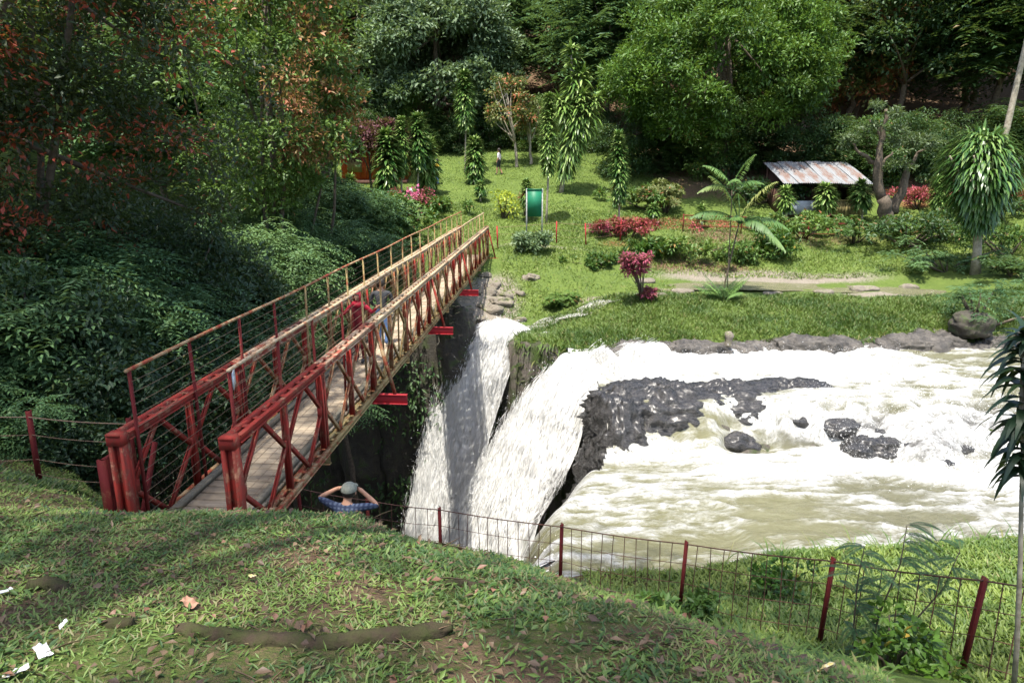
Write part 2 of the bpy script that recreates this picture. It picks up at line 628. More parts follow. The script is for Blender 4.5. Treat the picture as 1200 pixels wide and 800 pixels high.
t_ = nz(n_, l_, 1.0, 6, .6, mapping(n_, l_, P_, (1.6, .35, 1)))
t2_ = nz(n_, l_, 9, 5, .6, P_)
l_.new(ramp(n_, l_, math_(n_, l_, 'ADD', math_(n_, l_, 'MULTIPLY', t_.outputs[0], .8), math_(n_, l_, 'MULTIPLY', t2_.outputs[0], .2)), [(.50, (.24, .25, .26)), (.58, (.20, .15, .13)), (.68, (.15, .055, .03))]), b_.inputs['Base Color'])
b_.inputs['Roughness'].default_value = .5
M['rusty_sheet'] = m_

# ------------------------------------------------------------------ the lie of the land
def rbf(pts):
    P = np.array(pts, float)
    X, z = P[:, :2], P[:, 2]
    n = len(X)
    R = np.linalg.norm(X[:, None] - X[None], axis=2)
    A = np.zeros((n + 3, n + 3))
    A[:n, :n] = R + np.eye(n) * .03
    A[:n, n:] = np.c_[np.ones(n), X]
    A[n:, :n] = A[:n, n:].T
    w = np.linalg.solve(A, np.r_[z, 0, 0, 0])

    def ev(x, y):
        x, y = np.asarray(x, float), np.asarray(y, float)
        o = w[n] + w[n + 1] * x + w[n + 2] * y
        for k in range(n):
            o = o + w[k] * np.sqrt((x - X[k, 0]) ** 2 + (y - X[k, 1]) ** 2)
        return o
    return ev


near_pts = [tuple(at(*p)) for p in [(850, 800, 2.9), (800, 742, 3.5), (700, 692, 4.6), (600, 660, 5.4), (500, 644, 5.8), (420, 604, 6.3), (290, 603, 6.5), (190, 608, 6.3), (100, 584, 7), (0, 556, 7.5)]]
near_pts += [(x, y, 3.14 - .28 * y) for x in (-5.5, -2.5, 0) for y in (0, 2, 4)]
near_pts += [(2, 0, 3.0), (3, 2, 2.3), (-9, 3, 2.4), (-9, 0, 3.4), (-14, 2, 3.6), (0, -8, 4.5), (-12, -8, 5), (10, -8, 4), (20, 0, 3), (30, 6, 2)]
near_pts += [(4.1, 5.4, .15), (3.39, 6.6, -.4), (2.15, 7.8, -.9), (.7, 9, -1.35), (-1.14, 10, -1.6), (-2.3, 8.8, -1.3), (-2.3, 9.8, -1.5),
             (-3.2, 7.9, -.15), (-3.9, 7.9, 0.0), (-4.7, 7.9, 0.0), (-4.2, 7.3, .25), (1.3, 5.6, .55), (.5, 7, -.4), (-.8, 7.3, -.3), (-1.9, 7.4, -.4),
             (2, 10, -2), (4.5, 10.5, -1.9), (7, 10.5, -1.8), (9, 9, -1.0), (6, 7, -.5), (6, 4.5, .5), (10, 6, .2), (14, 11, -1.6),
             (-6.5, 9, .3), (-8.5, 10, .5), (-12, 10, .9), (-16, 8, 2.5), (-22, 10, 3), (20, 11, -1.4), (35, 11, -1)]
hN = rbf(near_pts)
far_pts = [tuple(at(*p)) for p in [
    (575, 300, 35.9), (600, 330, 33), (555, 345, 31), (560, 380, 28.6), (620, 300, 35), (650, 285, 38), (600, 262, 41), (650, 230, 46), (550, 225, 47), (700, 205, 52), (650, 180, 58), (560, 190, 56),
    (750, 180, 58), (800, 245, 46), (740, 275, 40), (700, 310, 35.5), (800, 330, 33.4), (900, 331, 33.4), (1000, 335, 33), (1080, 340, 32.5), (1180, 330, 31),
    (850, 322, 35), (950, 322, 35), (800, 300, 36.5), (900, 300, 37), (1000, 300, 37), (1100, 290, 38), (1200, 285, 39), (850, 262, 42.5), (950, 255, 44.5), (1050, 250, 44.5), (1150, 250, 44.5),
    (640, 366, 30.5), (700, 350, 31), (600, 392, 27.5), (640, 395, 27), (680, 385, 27), (760, 368, 27.6), (840, 366, 27.4), (900, 360, 28), (1000, 358, 28), (1100, 360, 28),
    (720, 347, 30.2), (800, 347, 30.2), (900, 347, 30.3), (1000, 348, 30), (1080, 348, 30), (1150, 350, 29.5), (1200, 345, 29),
    (415, 212, 50), (480, 240, 43), (520, 215, 49), (440, 270, 38), (380, 280, 36)]]
far_pts += [(x, y, z) for x, y, z in [(-8, 31, -.5), (-15, 32, 0), (-25, 34, 2), (-40, 36, 5), (-18, 42, 3), (-30, 50, 8), (-16, 52, 4.2), (30, 30, .2), (45, 30, 1.5), (35, 40, 2.5), (55, 45, 6), (25, 25.7, -1.3), (40, 25.6, -1),
            (20, 25.8, -1.4), (12, 25.6, -1.5), (6, 25.2, -1.5), (2, 25.2, -1.6), (.8, 26, -1.7), (-3, 29, -1.1)]]
for x in (-55, -35, -18, -6, 4, 14, 26, 40, 60):
    far_pts += [(x, 64 if x < 6 else 58, 6.5), (x, 76, 13), (x, 100, 29), (x, 140, 56)]
hF = rbf(far_pts)
YN = np.array([(-80, 14), (-30, 12), (-9, 11), (-5, 9.0), (-3, 9.6), (-1.14, 10.6), (.7, 10.2), (3, 10.7), (5, 11.3), (8, 11.5), (14, 12), (40, 13), (80, 13)])
YF = np.array([(-80, 33), (-20, 31), (-8, 30), (-2.5, 28.8), (-1.2, 27.7), (0, 27.0), (.3, 25.2), (3, 24.4), (6, 24.9), (10, 25.5), (20, 25.7), (80, 25.4)])
XS = np.array([(9, .8), (12, .8), (14.5, .9), (16, 1.7), (18, 2.3), (20, 2.3), (22, 2.3), (24.5, 1.6), (28, -.4), (40, -1)])


def hB(x, y):
    bed = -3.7 + 1.35 * sstep(16.8, 19.8, y)
    return -13.6 + (bed + 13.6) * sstep(-1.6, .5, x - np.interp(y, XS[:, 0], XS[:, 1]))


def height(x, y):
    x, y = np.asarray(x, float), np.asarray(y, float)
    yn, yf = np.interp(x, YN[:, 0], YN[:, 1]), np.interp(x, YF[:, 0], YF[:, 1])
    p = np.stack([x, y, np.zeros_like(x)], -1).reshape(-1, 3)
    w = (fbm(p, .55, 3, 5).reshape(x.shape) - .5)
    yn, yf = yn + w * .8, yf + w * .9
    a, b = sstep(yn, yn + 1.7, y), sstep(yf - 1.1, yf, y)
    h = hN(x, y) * (1 - a) + hB(x, y) * a * (1 - b) + hF(x, y) * b
    far = np.clip((y - 14) / 30, 0, 1)
    h = h + (fbm(p, 1.1, 3, 9).reshape(x.shape) - .5) * (.10 + .22 * far)
    # notch where the little stream slips over the far rim
    return h


def ground(u, v, d0=2.5, d1=120, step=.1):
    D = np.arange(d0, d1, step)
    r, d = (u - 600) / FPX, (v - 400) / FPX
    y, z = CP - d * SP, -SP - d * CP
    X, Z = r * D / y, CAMZ + z * D / y
    below = np.nonzero(Z < height(X, D))[0]
    k = below[0] if len(below) else len(D) - 1
    return Vector((X[k], D[k], float(height(X[k:k + 1], D[k:k + 1])[0])))


def gz(x, y):
    return float(height(np.array([x]), np.array([y]))[0])


def terrain():
    xs = np.concatenate([np.linspace(-90, -24, 30)[:-1], np.linspace(-24, -8, 40)[:-1], np.linspace(-8, 26, 190)[:-1], np.linspace(26, 95, 40)])
    ys = np.concatenate([np.linspace(-14, 0, 12)[:-1], np.linspace(0, 34, 210)[:-1], np.linspace(34, 62, 90)[:-1], np.linspace(62, 160, 40)])
    X, Y = np.meshgrid(xs, ys)
    Z = height(X, Y)
    P = np.stack([X, Y, Z], -1).reshape(-1, 3)
    gy, gx = np.gradient(Z, ys, xs)
    slope = np.hypot(gx, gy).reshape(-1)
    x, y, z = P.T
    yn, yf = np.interp(x, YN[:, 0], YN[:, 1]), np.interp(x, YF[:, 0], YF[:, 1])
    chan = sstep(yn + .4, yn + 1.2, y) * (1 - sstep(yf - .5, yf - .1, y))
    rock = np.clip(chan + sstep(1.3, 2.2, slope), 0, 1)
    soil = np.where(y < 12, .68 + .5 * (fbm(P, .9, 3, 3) - .5) * 2, .05 + .55 * (fbm(P, .35, 4, 63) - .5) * 2)
    soil = np.where((y < 12) & (x > 2.5), .12, soil)
    soil += .75 * np.exp(-((x + 3.5) / 2.2) ** 2 - ((y - 8.6) / 1.2) ** 2) * (y > 7.4)
    red = np.zeros(len(P))
    for u, v, sx, sy, s in [(760, 262, 3.2, 1.3, .9), (840, 262, 3.0, 1.0, .9), (960, 262, 4, .9, .6), (720, 285, 1.5, .8, .6), (1075, 240, 2.5, 1.2, .6)]:
        g = ground(u, v, 26)
        red += s * np.exp(-((x - g.x) / sx) ** 2 - ((y - g.y) / sy) ** 2)
    pale = np.zeros(len(P))
    for u, v, sx, sy, s in [(900, 326, 6.5, 1.1, 1.0), (1040, 345, 3, .8, .9), (580, 345, 1.6, 2.5, .85), (560, 372, 1.2, 1.6, .85), (690, 352, 1.5, .6, .7), (640, 288, 5, .6, .55), (700, 262, .1, .1, 0)]:
        g = ground(u, v, 22)
        pale += s * np.exp(-((x - g.x) / sx) ** 2 - ((y - g.y) / sy) ** 2)
    g = ground(720, 206, 30)
    soil += .5 * np.exp(-((x - g.x) / 3) ** 2 - ((y - g.y) / .5) ** 2)
    soil += .8 * sstep(58, 66, y) + .75 * sstep(8, 12, x) * sstep(46, 49, y)
    soil += .8 * np.exp(-((x - 10) / 3.2) ** 2 - ((y - 35.4) / .8) ** 2)
    soil += .55 * np.exp(-((x - 13) / 5) ** 2 - ((y - 40) / 3) ** 2) + .5 * np.exp(-((x - 24) / 6) ** 2 - ((y - 36.5) / 2) ** 2)
    # roughen cliffs sideways
    k = (chan + sstep(1.2, 2.5, slope)).clip(0, 1) * sstep(10, 13, y)
    off = np.stack([fbm(P, .9, 4, s) - .5 for s in (21, 22, 23)], 1) * 1.2
    P = P + off * k[:, None]
    nx, ny = len(xs), len(ys)
    i = (np.arange(ny - 1)[:, None] * nx + np.arange(nx - 1)[None]).ravel()
    F = np.stack([i, i + 1, i + 1 + nx, i + nx], 1)
    o = link('terrain', mesh('terrain', P, [F], M['terrain'], {'soil': soil, 'rock': rock, 'red': red, 'pale': pale}, smooth=True))
    tag(o, kind='structure')


terrain()
# ------------------------------------------------------------------ water
def river():
    xs = np.concatenate([np.arange(-1.2, 20, .07), np.arange(20, 36, .3)])
    ys = np.arange(10.6, 27.0, .07)
    X, Y = np.meshgrid(xs, ys)
    sh = X.shape

    def fb(ax, ay, sc, oc, seed, gain=.5):
        return fbm(np.stack([X * ax, Y * ay, X * 0], -1).reshape(-1, 3), sc, oc, seed, gain).reshape(sh)
    wob = fb(1, 1, .45, 3, 31) - .5
    cas = sstep(16.9 + wob * 2.4, 19.4 + wob * 2.4, Y)
    oncas = np.exp(-((cas - .45) / .40) ** 2) * sstep(6.0, 9.0, X)
    step = (np.floor(cas * 3) + sstep(.35, 1, cas * 3 - np.floor(cas * 3))) / 3
    Z = -3.0 + 1.15 * (.5 * cas + .5 * step)
    # standing waves: sharp crests drawn out along the current, lumpier on the cascade
    r1 = 1 - np.abs(fb(.36, 1.7, .9, 4, 33, .5) - .5) * 2
    r2 = 1 - np.abs(fb(.5, 1.5, 2.6, 4, 37, .55) - .5) * 2
    lump = fb(1, 1, 3.4, 4, 39, .65)
    race = sstep(20, 21.5, Y) * (1 - sstep(12, 15, X))
    amp = .10 + .12 * race
    Z = Z + (r1 - .8) * amp * 1.6 + (r2 - .8) * (.07 + .10 * oncas + .06 * race) + (lump - .5) * (.05 + .34 * oncas + .10 * race)
    lip = np.interp(Y, XS[:, 0], XS[:, 1])
    Z = Z - 1.5 * np.clip(lip + .25 - X, 0, 9) ** 1.7
    foam = .50 + 0 * X
    foam -= .22 * np.exp(-((X - 5.0) / 3.4) ** 2 - ((Y - 14.3) / 2.0) ** 2)
    foam -= .20 * np.exp(-((X - 9.5) / 2.6) ** 2 - ((Y - 13.6) / 1.0) ** 2)
    foam -= .34 * np.exp(-((X - 16.5) / 3.5) ** 2 - ((Y - 23.2) / 1.1) ** 2)
    foam -= .16 * np.exp(-((X - 2.2) / 1.2) ** 2 - ((Y - 12.2) / 1.2) ** 2)
    foam += .36 * race + .34 * sstep(10, 12.5, X) * (1 - sstep(16.5, 18, Y)) + .30 * np.exp(-((Y - 16.7 - wob * 2) / .9) ** 2)
    foam += .10 * oncas
    foam += (r1 - .80) * .9 + (r2 - .80) * .6 + (lump - .5) * .45
    grey = np.clip(oncas * 1.1 + .25 * race, 0, 1)
    U = np.stack([X + Y * .25 + wob * 1.2, Y + wob], -1).reshape(-1, 2)
    P = np.stack([X, Y, Z], -1).reshape(-1, 3)
    nx, ny = len(xs), len(ys)
    i = (np.arange(ny - 1)[:, None] * nx + np.arange(nx - 1)[None]).ravel()
    F = np.stack([i, i + 1, i + 1 + nx, i + nx], 1)
    keep = ((X - lip) > np.where(Y > 24.0, .3, np.where(Y > 21.5, -.5, np.where(Y < 16.8, -.9, .35))))[:-1, :-1].ravel()
    o = link('river', mesh('river', P, [F[keep]], M['river'], {'foam': foam.ravel(), 'grey': grey.ravel()}, smooth=True, uv=U))
    tag(o, 'foaming brown-green river spreading below the cascade', kind='structure')
    xs, ys = np.arange(-22, 3.0, .25), np.arange(10, 29, .25)
    X, Y = np.meshgrid(xs, ys)
    p = np.stack([X, Y, X * 0], -1).reshape(-1, 3)
    Z = -12.3 + (fbm(p, .9, 4, 41).reshape(X.shape) - .5) * .5
    P = np.stack([X, Y, Z], -1).reshape(-1, 3)
    nx, ny = len(xs), len(ys)
    i = (np.arange(ny - 1)[:, None] * nx + np.arange(nx - 1)[None]).ravel()
    F = np.stack([i, i + 1, i + 1 + nx, i + nx], 1)
    o = link('gorge_pool', mesh('gorge_pool', P, [F], M['river'], {'foam': (.85 - .05 * np.abs(X + 1)).ravel(), 'grey': 0 * X.ravel()}, smooth=True, uv=p[:, :2]))
    tag(o, kind='structure')
    # shallow stream behind the grass strip and the rill that feeds the narrow fall
    for nm, pts in (('stream', [(1110, 345, 1.6), (1000, 340, 2.2), (880, 336, 2.4), (800, 337, 1.8), (770, 340, 1.0)]),
                    ('rill', [(760, 345, .5), (705, 355, .9), (680, 369, 1.0), (652, 374, .8), (630, 384, .9), (608, 389, .8)])):
        C = [ground(u, v, 24) for u, v, w in pts]
        C = np.array([tuple(c) for c in C])
        t = np.linspace(0, 1, len(C))
        tt = np.linspace(0, 1, 60)
        C2 = np.stack([np.interp(tt, t, C[:, k]) for k in range(3)], 1)
        W = np.interp(tt, t, [p[2] for p in pts])
        T = unit(np.gradient(C2, axis=0))
        S = unit(np.cross(T, [[0, 0, 1.0]]))
        m = 9
        a = np.linspace(-.5, .5, m)
        V = C2[:, None] + S[:, None] * (a[None, :, None] * W[:, None, None])
        V = V.reshape(-1, 3)
        V[:, 2] += .05 + (fbm(V, 2.5, 3, 44) - .5) * .12
        i = (np.arange(59)[:, None] * m + np.arange(m - 1)[None]).ravel()
        F = np.stack([i, i + 1, i + 1 + m, i + m], 1)
        fo = np.full(len(V), .0 if nm == 'stream' else .52)
        o = link(nm, mesh(nm, V, [F], M['river'], {'foam': fo, 'grey': 0 * fo}, smooth=True, uv=V[:, :2] * 1.5))
        tag(o, kind='structure')


river()


def waterfall(name, label, L, R, mat, foam, bulge, seed, strands, drops):
    """a sheet of falling water lofted between its two banks, with loose strands and drops of spray"""
    L, R = np.array([tuple(at(*p)) for p in L]), np.array([tuple(at(*p)) for p in R])
    n, m = 170, 80

    def res(A, q):
        t = np.linspace(0, 1, len(A))
        # smooth through the points
        B = np.stack([np.interp(q, t, A[:, k]) for k in range(3)], 1)
        for _ in range(10):
            B[1:-1] = (B[:-2] + B[1:-1] * 2 + B[2:]) / 4
        return B
    q = np.linspace(0, 1, n)
    A, B = res(L, q), res(R, q)
    s = np.linspace(0, 1, m)
    V = A[:, None] * (1 - s)[None, :, None] + B[:, None] * s[None, :, None]
    across = unit((B - A))
    along = unit(np.gradient((A + B) / 2, axis=0))
    N = unit(np.cross(across, along))
    N *= np.where(N[:, 1:2] > 0, -1, 1)
    N[N[:, 2] < -.2] *= 1
    arch = np.sin(np.pi * s)
    V = V + N[:, None] * (arch[None, :, None] * bulge)
    wid = np.linalg.norm(B - A, axis=1)
    ln = np.r_[0, np.cumsum(np.linalg.norm(np.diff((A + B) / 2, axis=0), axis=1))]
    UV = np.stack([np.broadcast_to(s[None] * wid.mean(), (n, m)), np.broadcast_to(ln[:, None], (n, m))], -1)
    q3 = np.concatenate([UV.reshape(-1, 2) * [1.5, .35], np.full((n * m, 1), seed)], 1)
    disp = (fbm(q3, 2.2, 5, seed, .6) - .5).reshape(n, m)
    V = V + N[:, None] * disp[..., None] * .5 * np.minimum(1, ln / 1.2)[:, None, None] * np.clip(arch * 4, .15, 1)[None, :, None]
    fo = foam(s[None] + 0 * q[:, None], q[:, None] + 0 * s[None])
    i = (np.arange(n - 1)[:, None] * m + np.arange(m - 1)[None]).ravel()
    F = np.stack([i, i + 1, i + 1 + m, i + m], 1)
    o = link(name, mesh(name, V.reshape(-1, 3), [F], mat, {'foam': fo.ravel()}, smooth=True, uv=UV.reshape(-1, 2)))
    tag(o, label, kind='structure')
    rng = np.random.default_rng(seed)
    # strands
    lv = Leaves()
    k = strands
    ss = rng.random(k)
    qq = rng.random(k) ** .8
    keep = rng.random(k) < np.clip(foam(ss, qq) + .25, .1, 1)
    ss, qq = ss[keep], qq[keep]
    k = len(ss)

    def pos(ss, qq):
        fi, fj = qq * (n - 1), ss * (m - 1)
        i0, j0 = np.minimum(fi.astype(int), n - 2), np.minimum(fj.astype(int), m - 2)
        a, b = (fi - i0)[:, None], (fj - j0)[:, None]
        return (V[i0, j0] * (1 - a) + V[i0 + 1, j0] * a) * (1 - b) + (V[i0, j0 + 1] * (1 - a) + V[i0 + 1, j0 + 1] * a) * b, N[i0], along[i0]
    p0, nn, al = pos(ss, qq)
    out = rng.random(k)[:, None] ** 2 * (.08 + .35 * qq[:, None])
    p0 = p0 + nn * (out + .02) + rng.normal(size=(k, 3)) * .05
    d = unit(al + np.array([[0, 0, -.35]]) + rng.normal(size=(k, 3)) * .12)
    lv.rhomb(p0, d, nn + rng.normal(size=(k, 3)) * .5, .12 + .4 * rng.random(k), .005 + .012 * rng.random(k), 1, 0, 0)
    k = drops
    ss, qq = rng.random(k), rng.random(k) ** .7
    p0, nn, al = pos(ss, qq)
    p0 = p0 + nn * (rng.random(k)[:, None] ** 2 * (.15 + .7 * qq[:, None])) + rng.normal(size=(k, 3)) * .14
    z = .008 + .02 * rng.random(k) ** 2
    lv.rhomb(p0, rdirs(rng, k), rdirs(rng, k), z * 1.7, z, 1, 0, 0)
    w = lv.obj('spray', M['white_water'], o)
    w['kind'] = 'stuff'


waterfall('narrow_waterfall', 'narrow waterfall dropping beside the red bridge',
          [(566, 386, 28.6), (548, 392, 28.2), (532, 412, 28), (512, 455, 27.6), (495, 520, 27.2), (478, 600, 26.6), (460, 680, 26)],
          [(622, 386, 27.6), (612, 392, 27), (606, 412, 26.7), (590, 460, 26.3), (571, 520, 25.9), (550, 600, 25.4), (538, 680, 25)],
          M['fall_thin'], lambda s, q: 1.15 - .70 * s * np.clip(q * 2 - .1, 0, 1), .45, 3, 9000, 8000)
waterfall('wide_waterfall', 'wide white waterfall sweeping left round the dark rock',
          [(760, 412, 23.9), (700, 422, 23.7), (660, 436, 23.5), (619, 464, 23.2), (584, 510, 23), (551, 570, 22.6), (530, 620, 22.2), (505, 690, 21.8)],
          [(800, 446, 21.2), (745, 444, 21), (712, 452, 20.7), (690, 482, 20.3), (676, 530, 19.9), (656, 572, 19.5), (632, 610, 19.1), (610, 690, 18.6)],
          M['fall_thick'], lambda s, q: .95 - .75 * np.clip((s - .72) * 4, 0, 1) * np.clip(q * 3 - 1, 0, 1), .75, 7, 9000, 7000)
waterfall('pool_spillway', 'thin white sheet spilling from the lower pool into the gorge',
          [(720, 555, 17.4), (700, 562, 17.2), (682, 578, 17.1), (668, 600, 17.2), (660, 640, 17.2), (655, 690, 17.2)],
          [(660, 655, 12.6), (640, 658, 12.6), (622, 668, 12.8), (610, 690, 13.4), (606, 730, 13.8), (604, 790, 13.8)],
          M['fall_thick'], lambda s, q: .85 - .2 * s, .1, 13, 2500, 3000)


def froth():
    """white spray and froth thrown up where the water breaks"""
    rng = np.random.default_rng(5)
    lv = Leaves()
    n = 14000
    x = rng.uniform(8.5, 19, n)
    y = 18 + rng.normal(size=n) * 1.1
    zb = -3 + 1.15 * sstep(16.9, 19.4, y)
    z = zb + .05 + rng.random(n) ** 3 * .45
    s = .006 + .018 * rng.random(n) ** 2
    lv.rhomb(np.stack([x, y, z], 1), rdirs(rng, n), rdirs(rng, n), s * 1.8, s, 1, 0, 0)
    n = 5000
    x = rng.uniform(3, 14, n)
    y = rng.normal(size=n) * 1.0 + 22.6
    s = .006 + .018 * rng.random(n) ** 2
    lv.rhomb(np.stack([x, y, -1.75 + rng.random(n) ** 3 * .35], 1), rdirs(rng, n), rdirs(rng, n), s * 1.8, s, 1, 0, 0)
    o = lv.obj('river_froth', M['white_water'])
    tag(o, 'white froth leaping where the cascade breaks', 'froth', kind='stuff')


froth()


# ------------------------------------------------------------------ rocks
def blob(c, r, seed, sub=44, rough=.35, box=.75):
    """a boulder: sphere grid pushed about by layered noise"""
    th = np.linspace(0, np.pi, sub)
    ph = np.linspace(0, 2 * np.pi, sub * 2, endpoint=False)
    T, Pp = np.meshgrid(th, ph, indexing='ij')
    D = np.stack([np.sin(T) * np.cos(Pp), np.sin(T) * np.sin(Pp), np.cos(T)], -1).reshape(-1, 3)
    # squarish body
    B = np.sign(D) * np.abs(D) ** box
    V = B * np.asarray(r)
    q = V + seed * 7.3
    f = fbm(q, 1.1, 3, seed) - .5
    rid = 1 - np.abs(fbm(q * [1, 1, 1.8], 1.7, 4, seed + 3) - .5) * 2
    step = np.floor(fbm(q, 1.5, 2, seed + 5) * 7) / 7 - .5
    V = V * (1 + rough * (f * 1.1 + step * .7)[:, None]) + D * ((rid - .8) * rough * .7)[:, None]
    V = V + D * ((fbm(q, 4.5, 4, seed + 9, .65) - .5) * .32 * min(1, min(r)))[:, None]
    V = V + np.asarray(c)
    m = sub * 2
    i = np.arange(sub - 1)[:, None] * m
    j = np.arange(m)[None]
    k = (j + 1) % m
    Q = np.stack([i + j, i + m + j, i + m + k, i + k], -1).reshape(-1, 4)
    return V, Q


def rock(name, label, parts, mat, seed, sub=44, rough=.35, group=None, smooth=False, box=.75):
    b = Buf()
    for k, (c, r) in enumerate(parts):
        V, Q = blob(c, r, seed + k, sub, rough, box)
        # bedding: layers stepped back, edges broken
        lay = V[:, 2] * 2.6 + (fbm(V, .8, 3, seed) - .5) * 2.2
        saw = (lay - np.floor(lay)) ** 3
        V[:, :2] += (V[:, :2] - np.asarray(c)[:2]) * ((saw - .25) * .10 * min(1, rough * 3))[:, None]
        b.add(V, Q)
    o = b.obj(name, mat, smooth=smooth)
    return tag(o, label, 'rock', group)


rock('wet_boulder', 'large dark wet rock hump between the waterfall and the foaming pool',
     [((4.4, 19.7, -2.8), (2.2, 1.4, 1.25)), ((3.1, 19.0, -3.9), (1.15, 1.5, 2.3)), ((2.5, 18.3, -6.4), (1.3, 1.6, 2.6)), ((6.2, 19.9, -2.65), (2.2, 1.2, 1.0)), ((8.5, 20.4, -2.2), (1.7, .6, .55)), ((3.5, 18.3, -3.35), (.8, .6, .6))], M['wet_rock'], 3, 64, .34, smooth=True, box=1.0)
g = at(1022, 512, 18.0)
rock('cascade_rock', 'dark rock breaking through the white cascade at its middle', [((g.x, g.y, g.z - .45), (.85, .7, .55))], M['wet_rock'], 12, 50, .4, 'rocks in the cascade')
g = at(1097, 543, 17.3)
rock('cascade_rock', 'small dark rock in the cascade at the right of the middle one', [((g.x, g.y, g.z - .2), (.5, .4, .42))], M['wet_rock'], 15, 36, .4, 'rocks in the cascade')
g = at(868, 512, 18.4)
rock('cascade_rock', 'small broken rock at the right foot of the large wet rock', [((g.x, g.y, g.z - .3), (.6, .4, .4))], M['wet_rock'], 18, 36, .4, 'rocks in the cascade')
for k, (u, v, D_, s) in enumerate([(985, 495, 18.6, .4), (1060, 520, 17.8, .35), (1075, 500, 18.6, .4), (1120, 522, 18, .3), (935, 490, 18.8, .25)]):
    g = at(u, v, D_)
    rock('cascade_stone', 'small dark stone breaking the skin of the white cascade', [((g.x, g.y, g.z - s * .42), (s * 1.3, s, s * .6))], M['wet_rock'], 60 + k, 22, .45, 'small stones in the cascade')
rock('rock_ledge', 'long low grey rock ledge along the foot of the grass strip',
     [((4.2 + k * 1.28, 24.35 + .08 * k + .25 * math.sin(k * 2.3), -2.08 + .10 * math.sin(k * 1.7)), (1.15 + .35 * math.sin(k * 3.1), .62 + .2 * math.cos(k * 2.1), .5 + .14 * math.sin(k * 4.3))) for k in range(13)], M['ledge_rock'], 22, 40, .45, smooth=True)
g = at(854, 398, 24.0)
rock('pale_stone', 'small pale upright stone at the edge of the rock ledge', [((g.x, g.y, g.z), (.13, .12, .26))], M['dry_rock'], 29, 14, .35)
g = at(1140, 381, 25.2)
rock('bank_boulder', 'brown boulder under the bank at the right end of the grass strip', [((g.x, g.y, g.z), (.75, .5, .5))], M['mossy_rock'], 31, 30, .25)
rng = np.random.default_rng(8)
for k in range(26):
    u, v = rng.uniform(540, 625), rng.uniform(318, 384)
    if u < 575 - (v - 300) * .45 or u > 700 - (v - 300) * .9:
        continue
    g = ground(u, v, 24, 45)
    s = rng.uniform(.12, .42)
    rock('bank_stone', 'pale stone lying on the rocky bank between the bridge end and the narrow waterfall', [((g.x, g.y, g.z + s * .1), (s * 1.3, s, s * .55))], M['dry_rock'], 40 + k, 16, .6, 'stones on the bank beside the bridge')
for k, (u, v, s) in enumerate([(905, 345, .25), (930, 339, .18), (1012, 340, .4), (1065, 337, .3), (800, 343, .3), (772, 347, .22), (845, 340, .2), (965, 343, .3), (755, 330, .3)]):
    g = ground(u, v, 24, 45)
    rock('stream_stone', 'flat pale stone lying in the shallow stream behind the grass strip', [((g.x, g.y, g.z + .03), (s * 1.6, s, s * .4))], M['dry_rock'], 70 + k, 14, .3, 'stones in the shallow stream')
# mossy cliff face under the far end of the bridge
cl = []
for k in range(16):
    x = -15 + k * .85
    cl.append(((x, float(np.interp(x, YF[:, 0], YF[:, 1])) - .6 + rng.uniform(-.4, .3), -6.2 + rng.uniform(-.5, .3)), (1.0, .9, 5.2 + rng.uniform(-.6, .2))))
cliff = rock('mossy_cliff', 'dark mossy cliff under the far end of the bridge', cl, M['mossy_rock'], 90, 34, .3)
cliff['category'] = 'cliff'


# ------------------------------------------------------------------ the red footbridge
BAY, NB, HW, TH = 3.08, 9, .70, 1.55
AZ = math.atan2(28.1 * .0757, 28.1)
bx0 = at(272, 510, 7.87)
BR = Vector((bx0.x - math.cos(AZ) * HW, 7.87 + math.sin(AZ) * HW, 0))
bridge = thing('footbridge', 'red steel lattice footbridge with plank deck over the gorge', 'bridge', BR, -AZ)


def channel_pair(L, z):
    b = Buf()
    for x in (-.062, .062):
        b.box((x, L / 2, z), (.045, L - .01, .1))
        for dz in (-.046, .046):
            b.box((x * 1.25, L / 2, z + dz), (.062, L - .012, .01))
    k = int(L / .3)
    for i in range(k + 1):
        b.box((0, .06 + i * (L - .12) / k, z + .035), (.078, .085, .012))
    return b


def fetch(store, key, fn):
    if key not in store:
        store[key] = fn()
    return store[key]


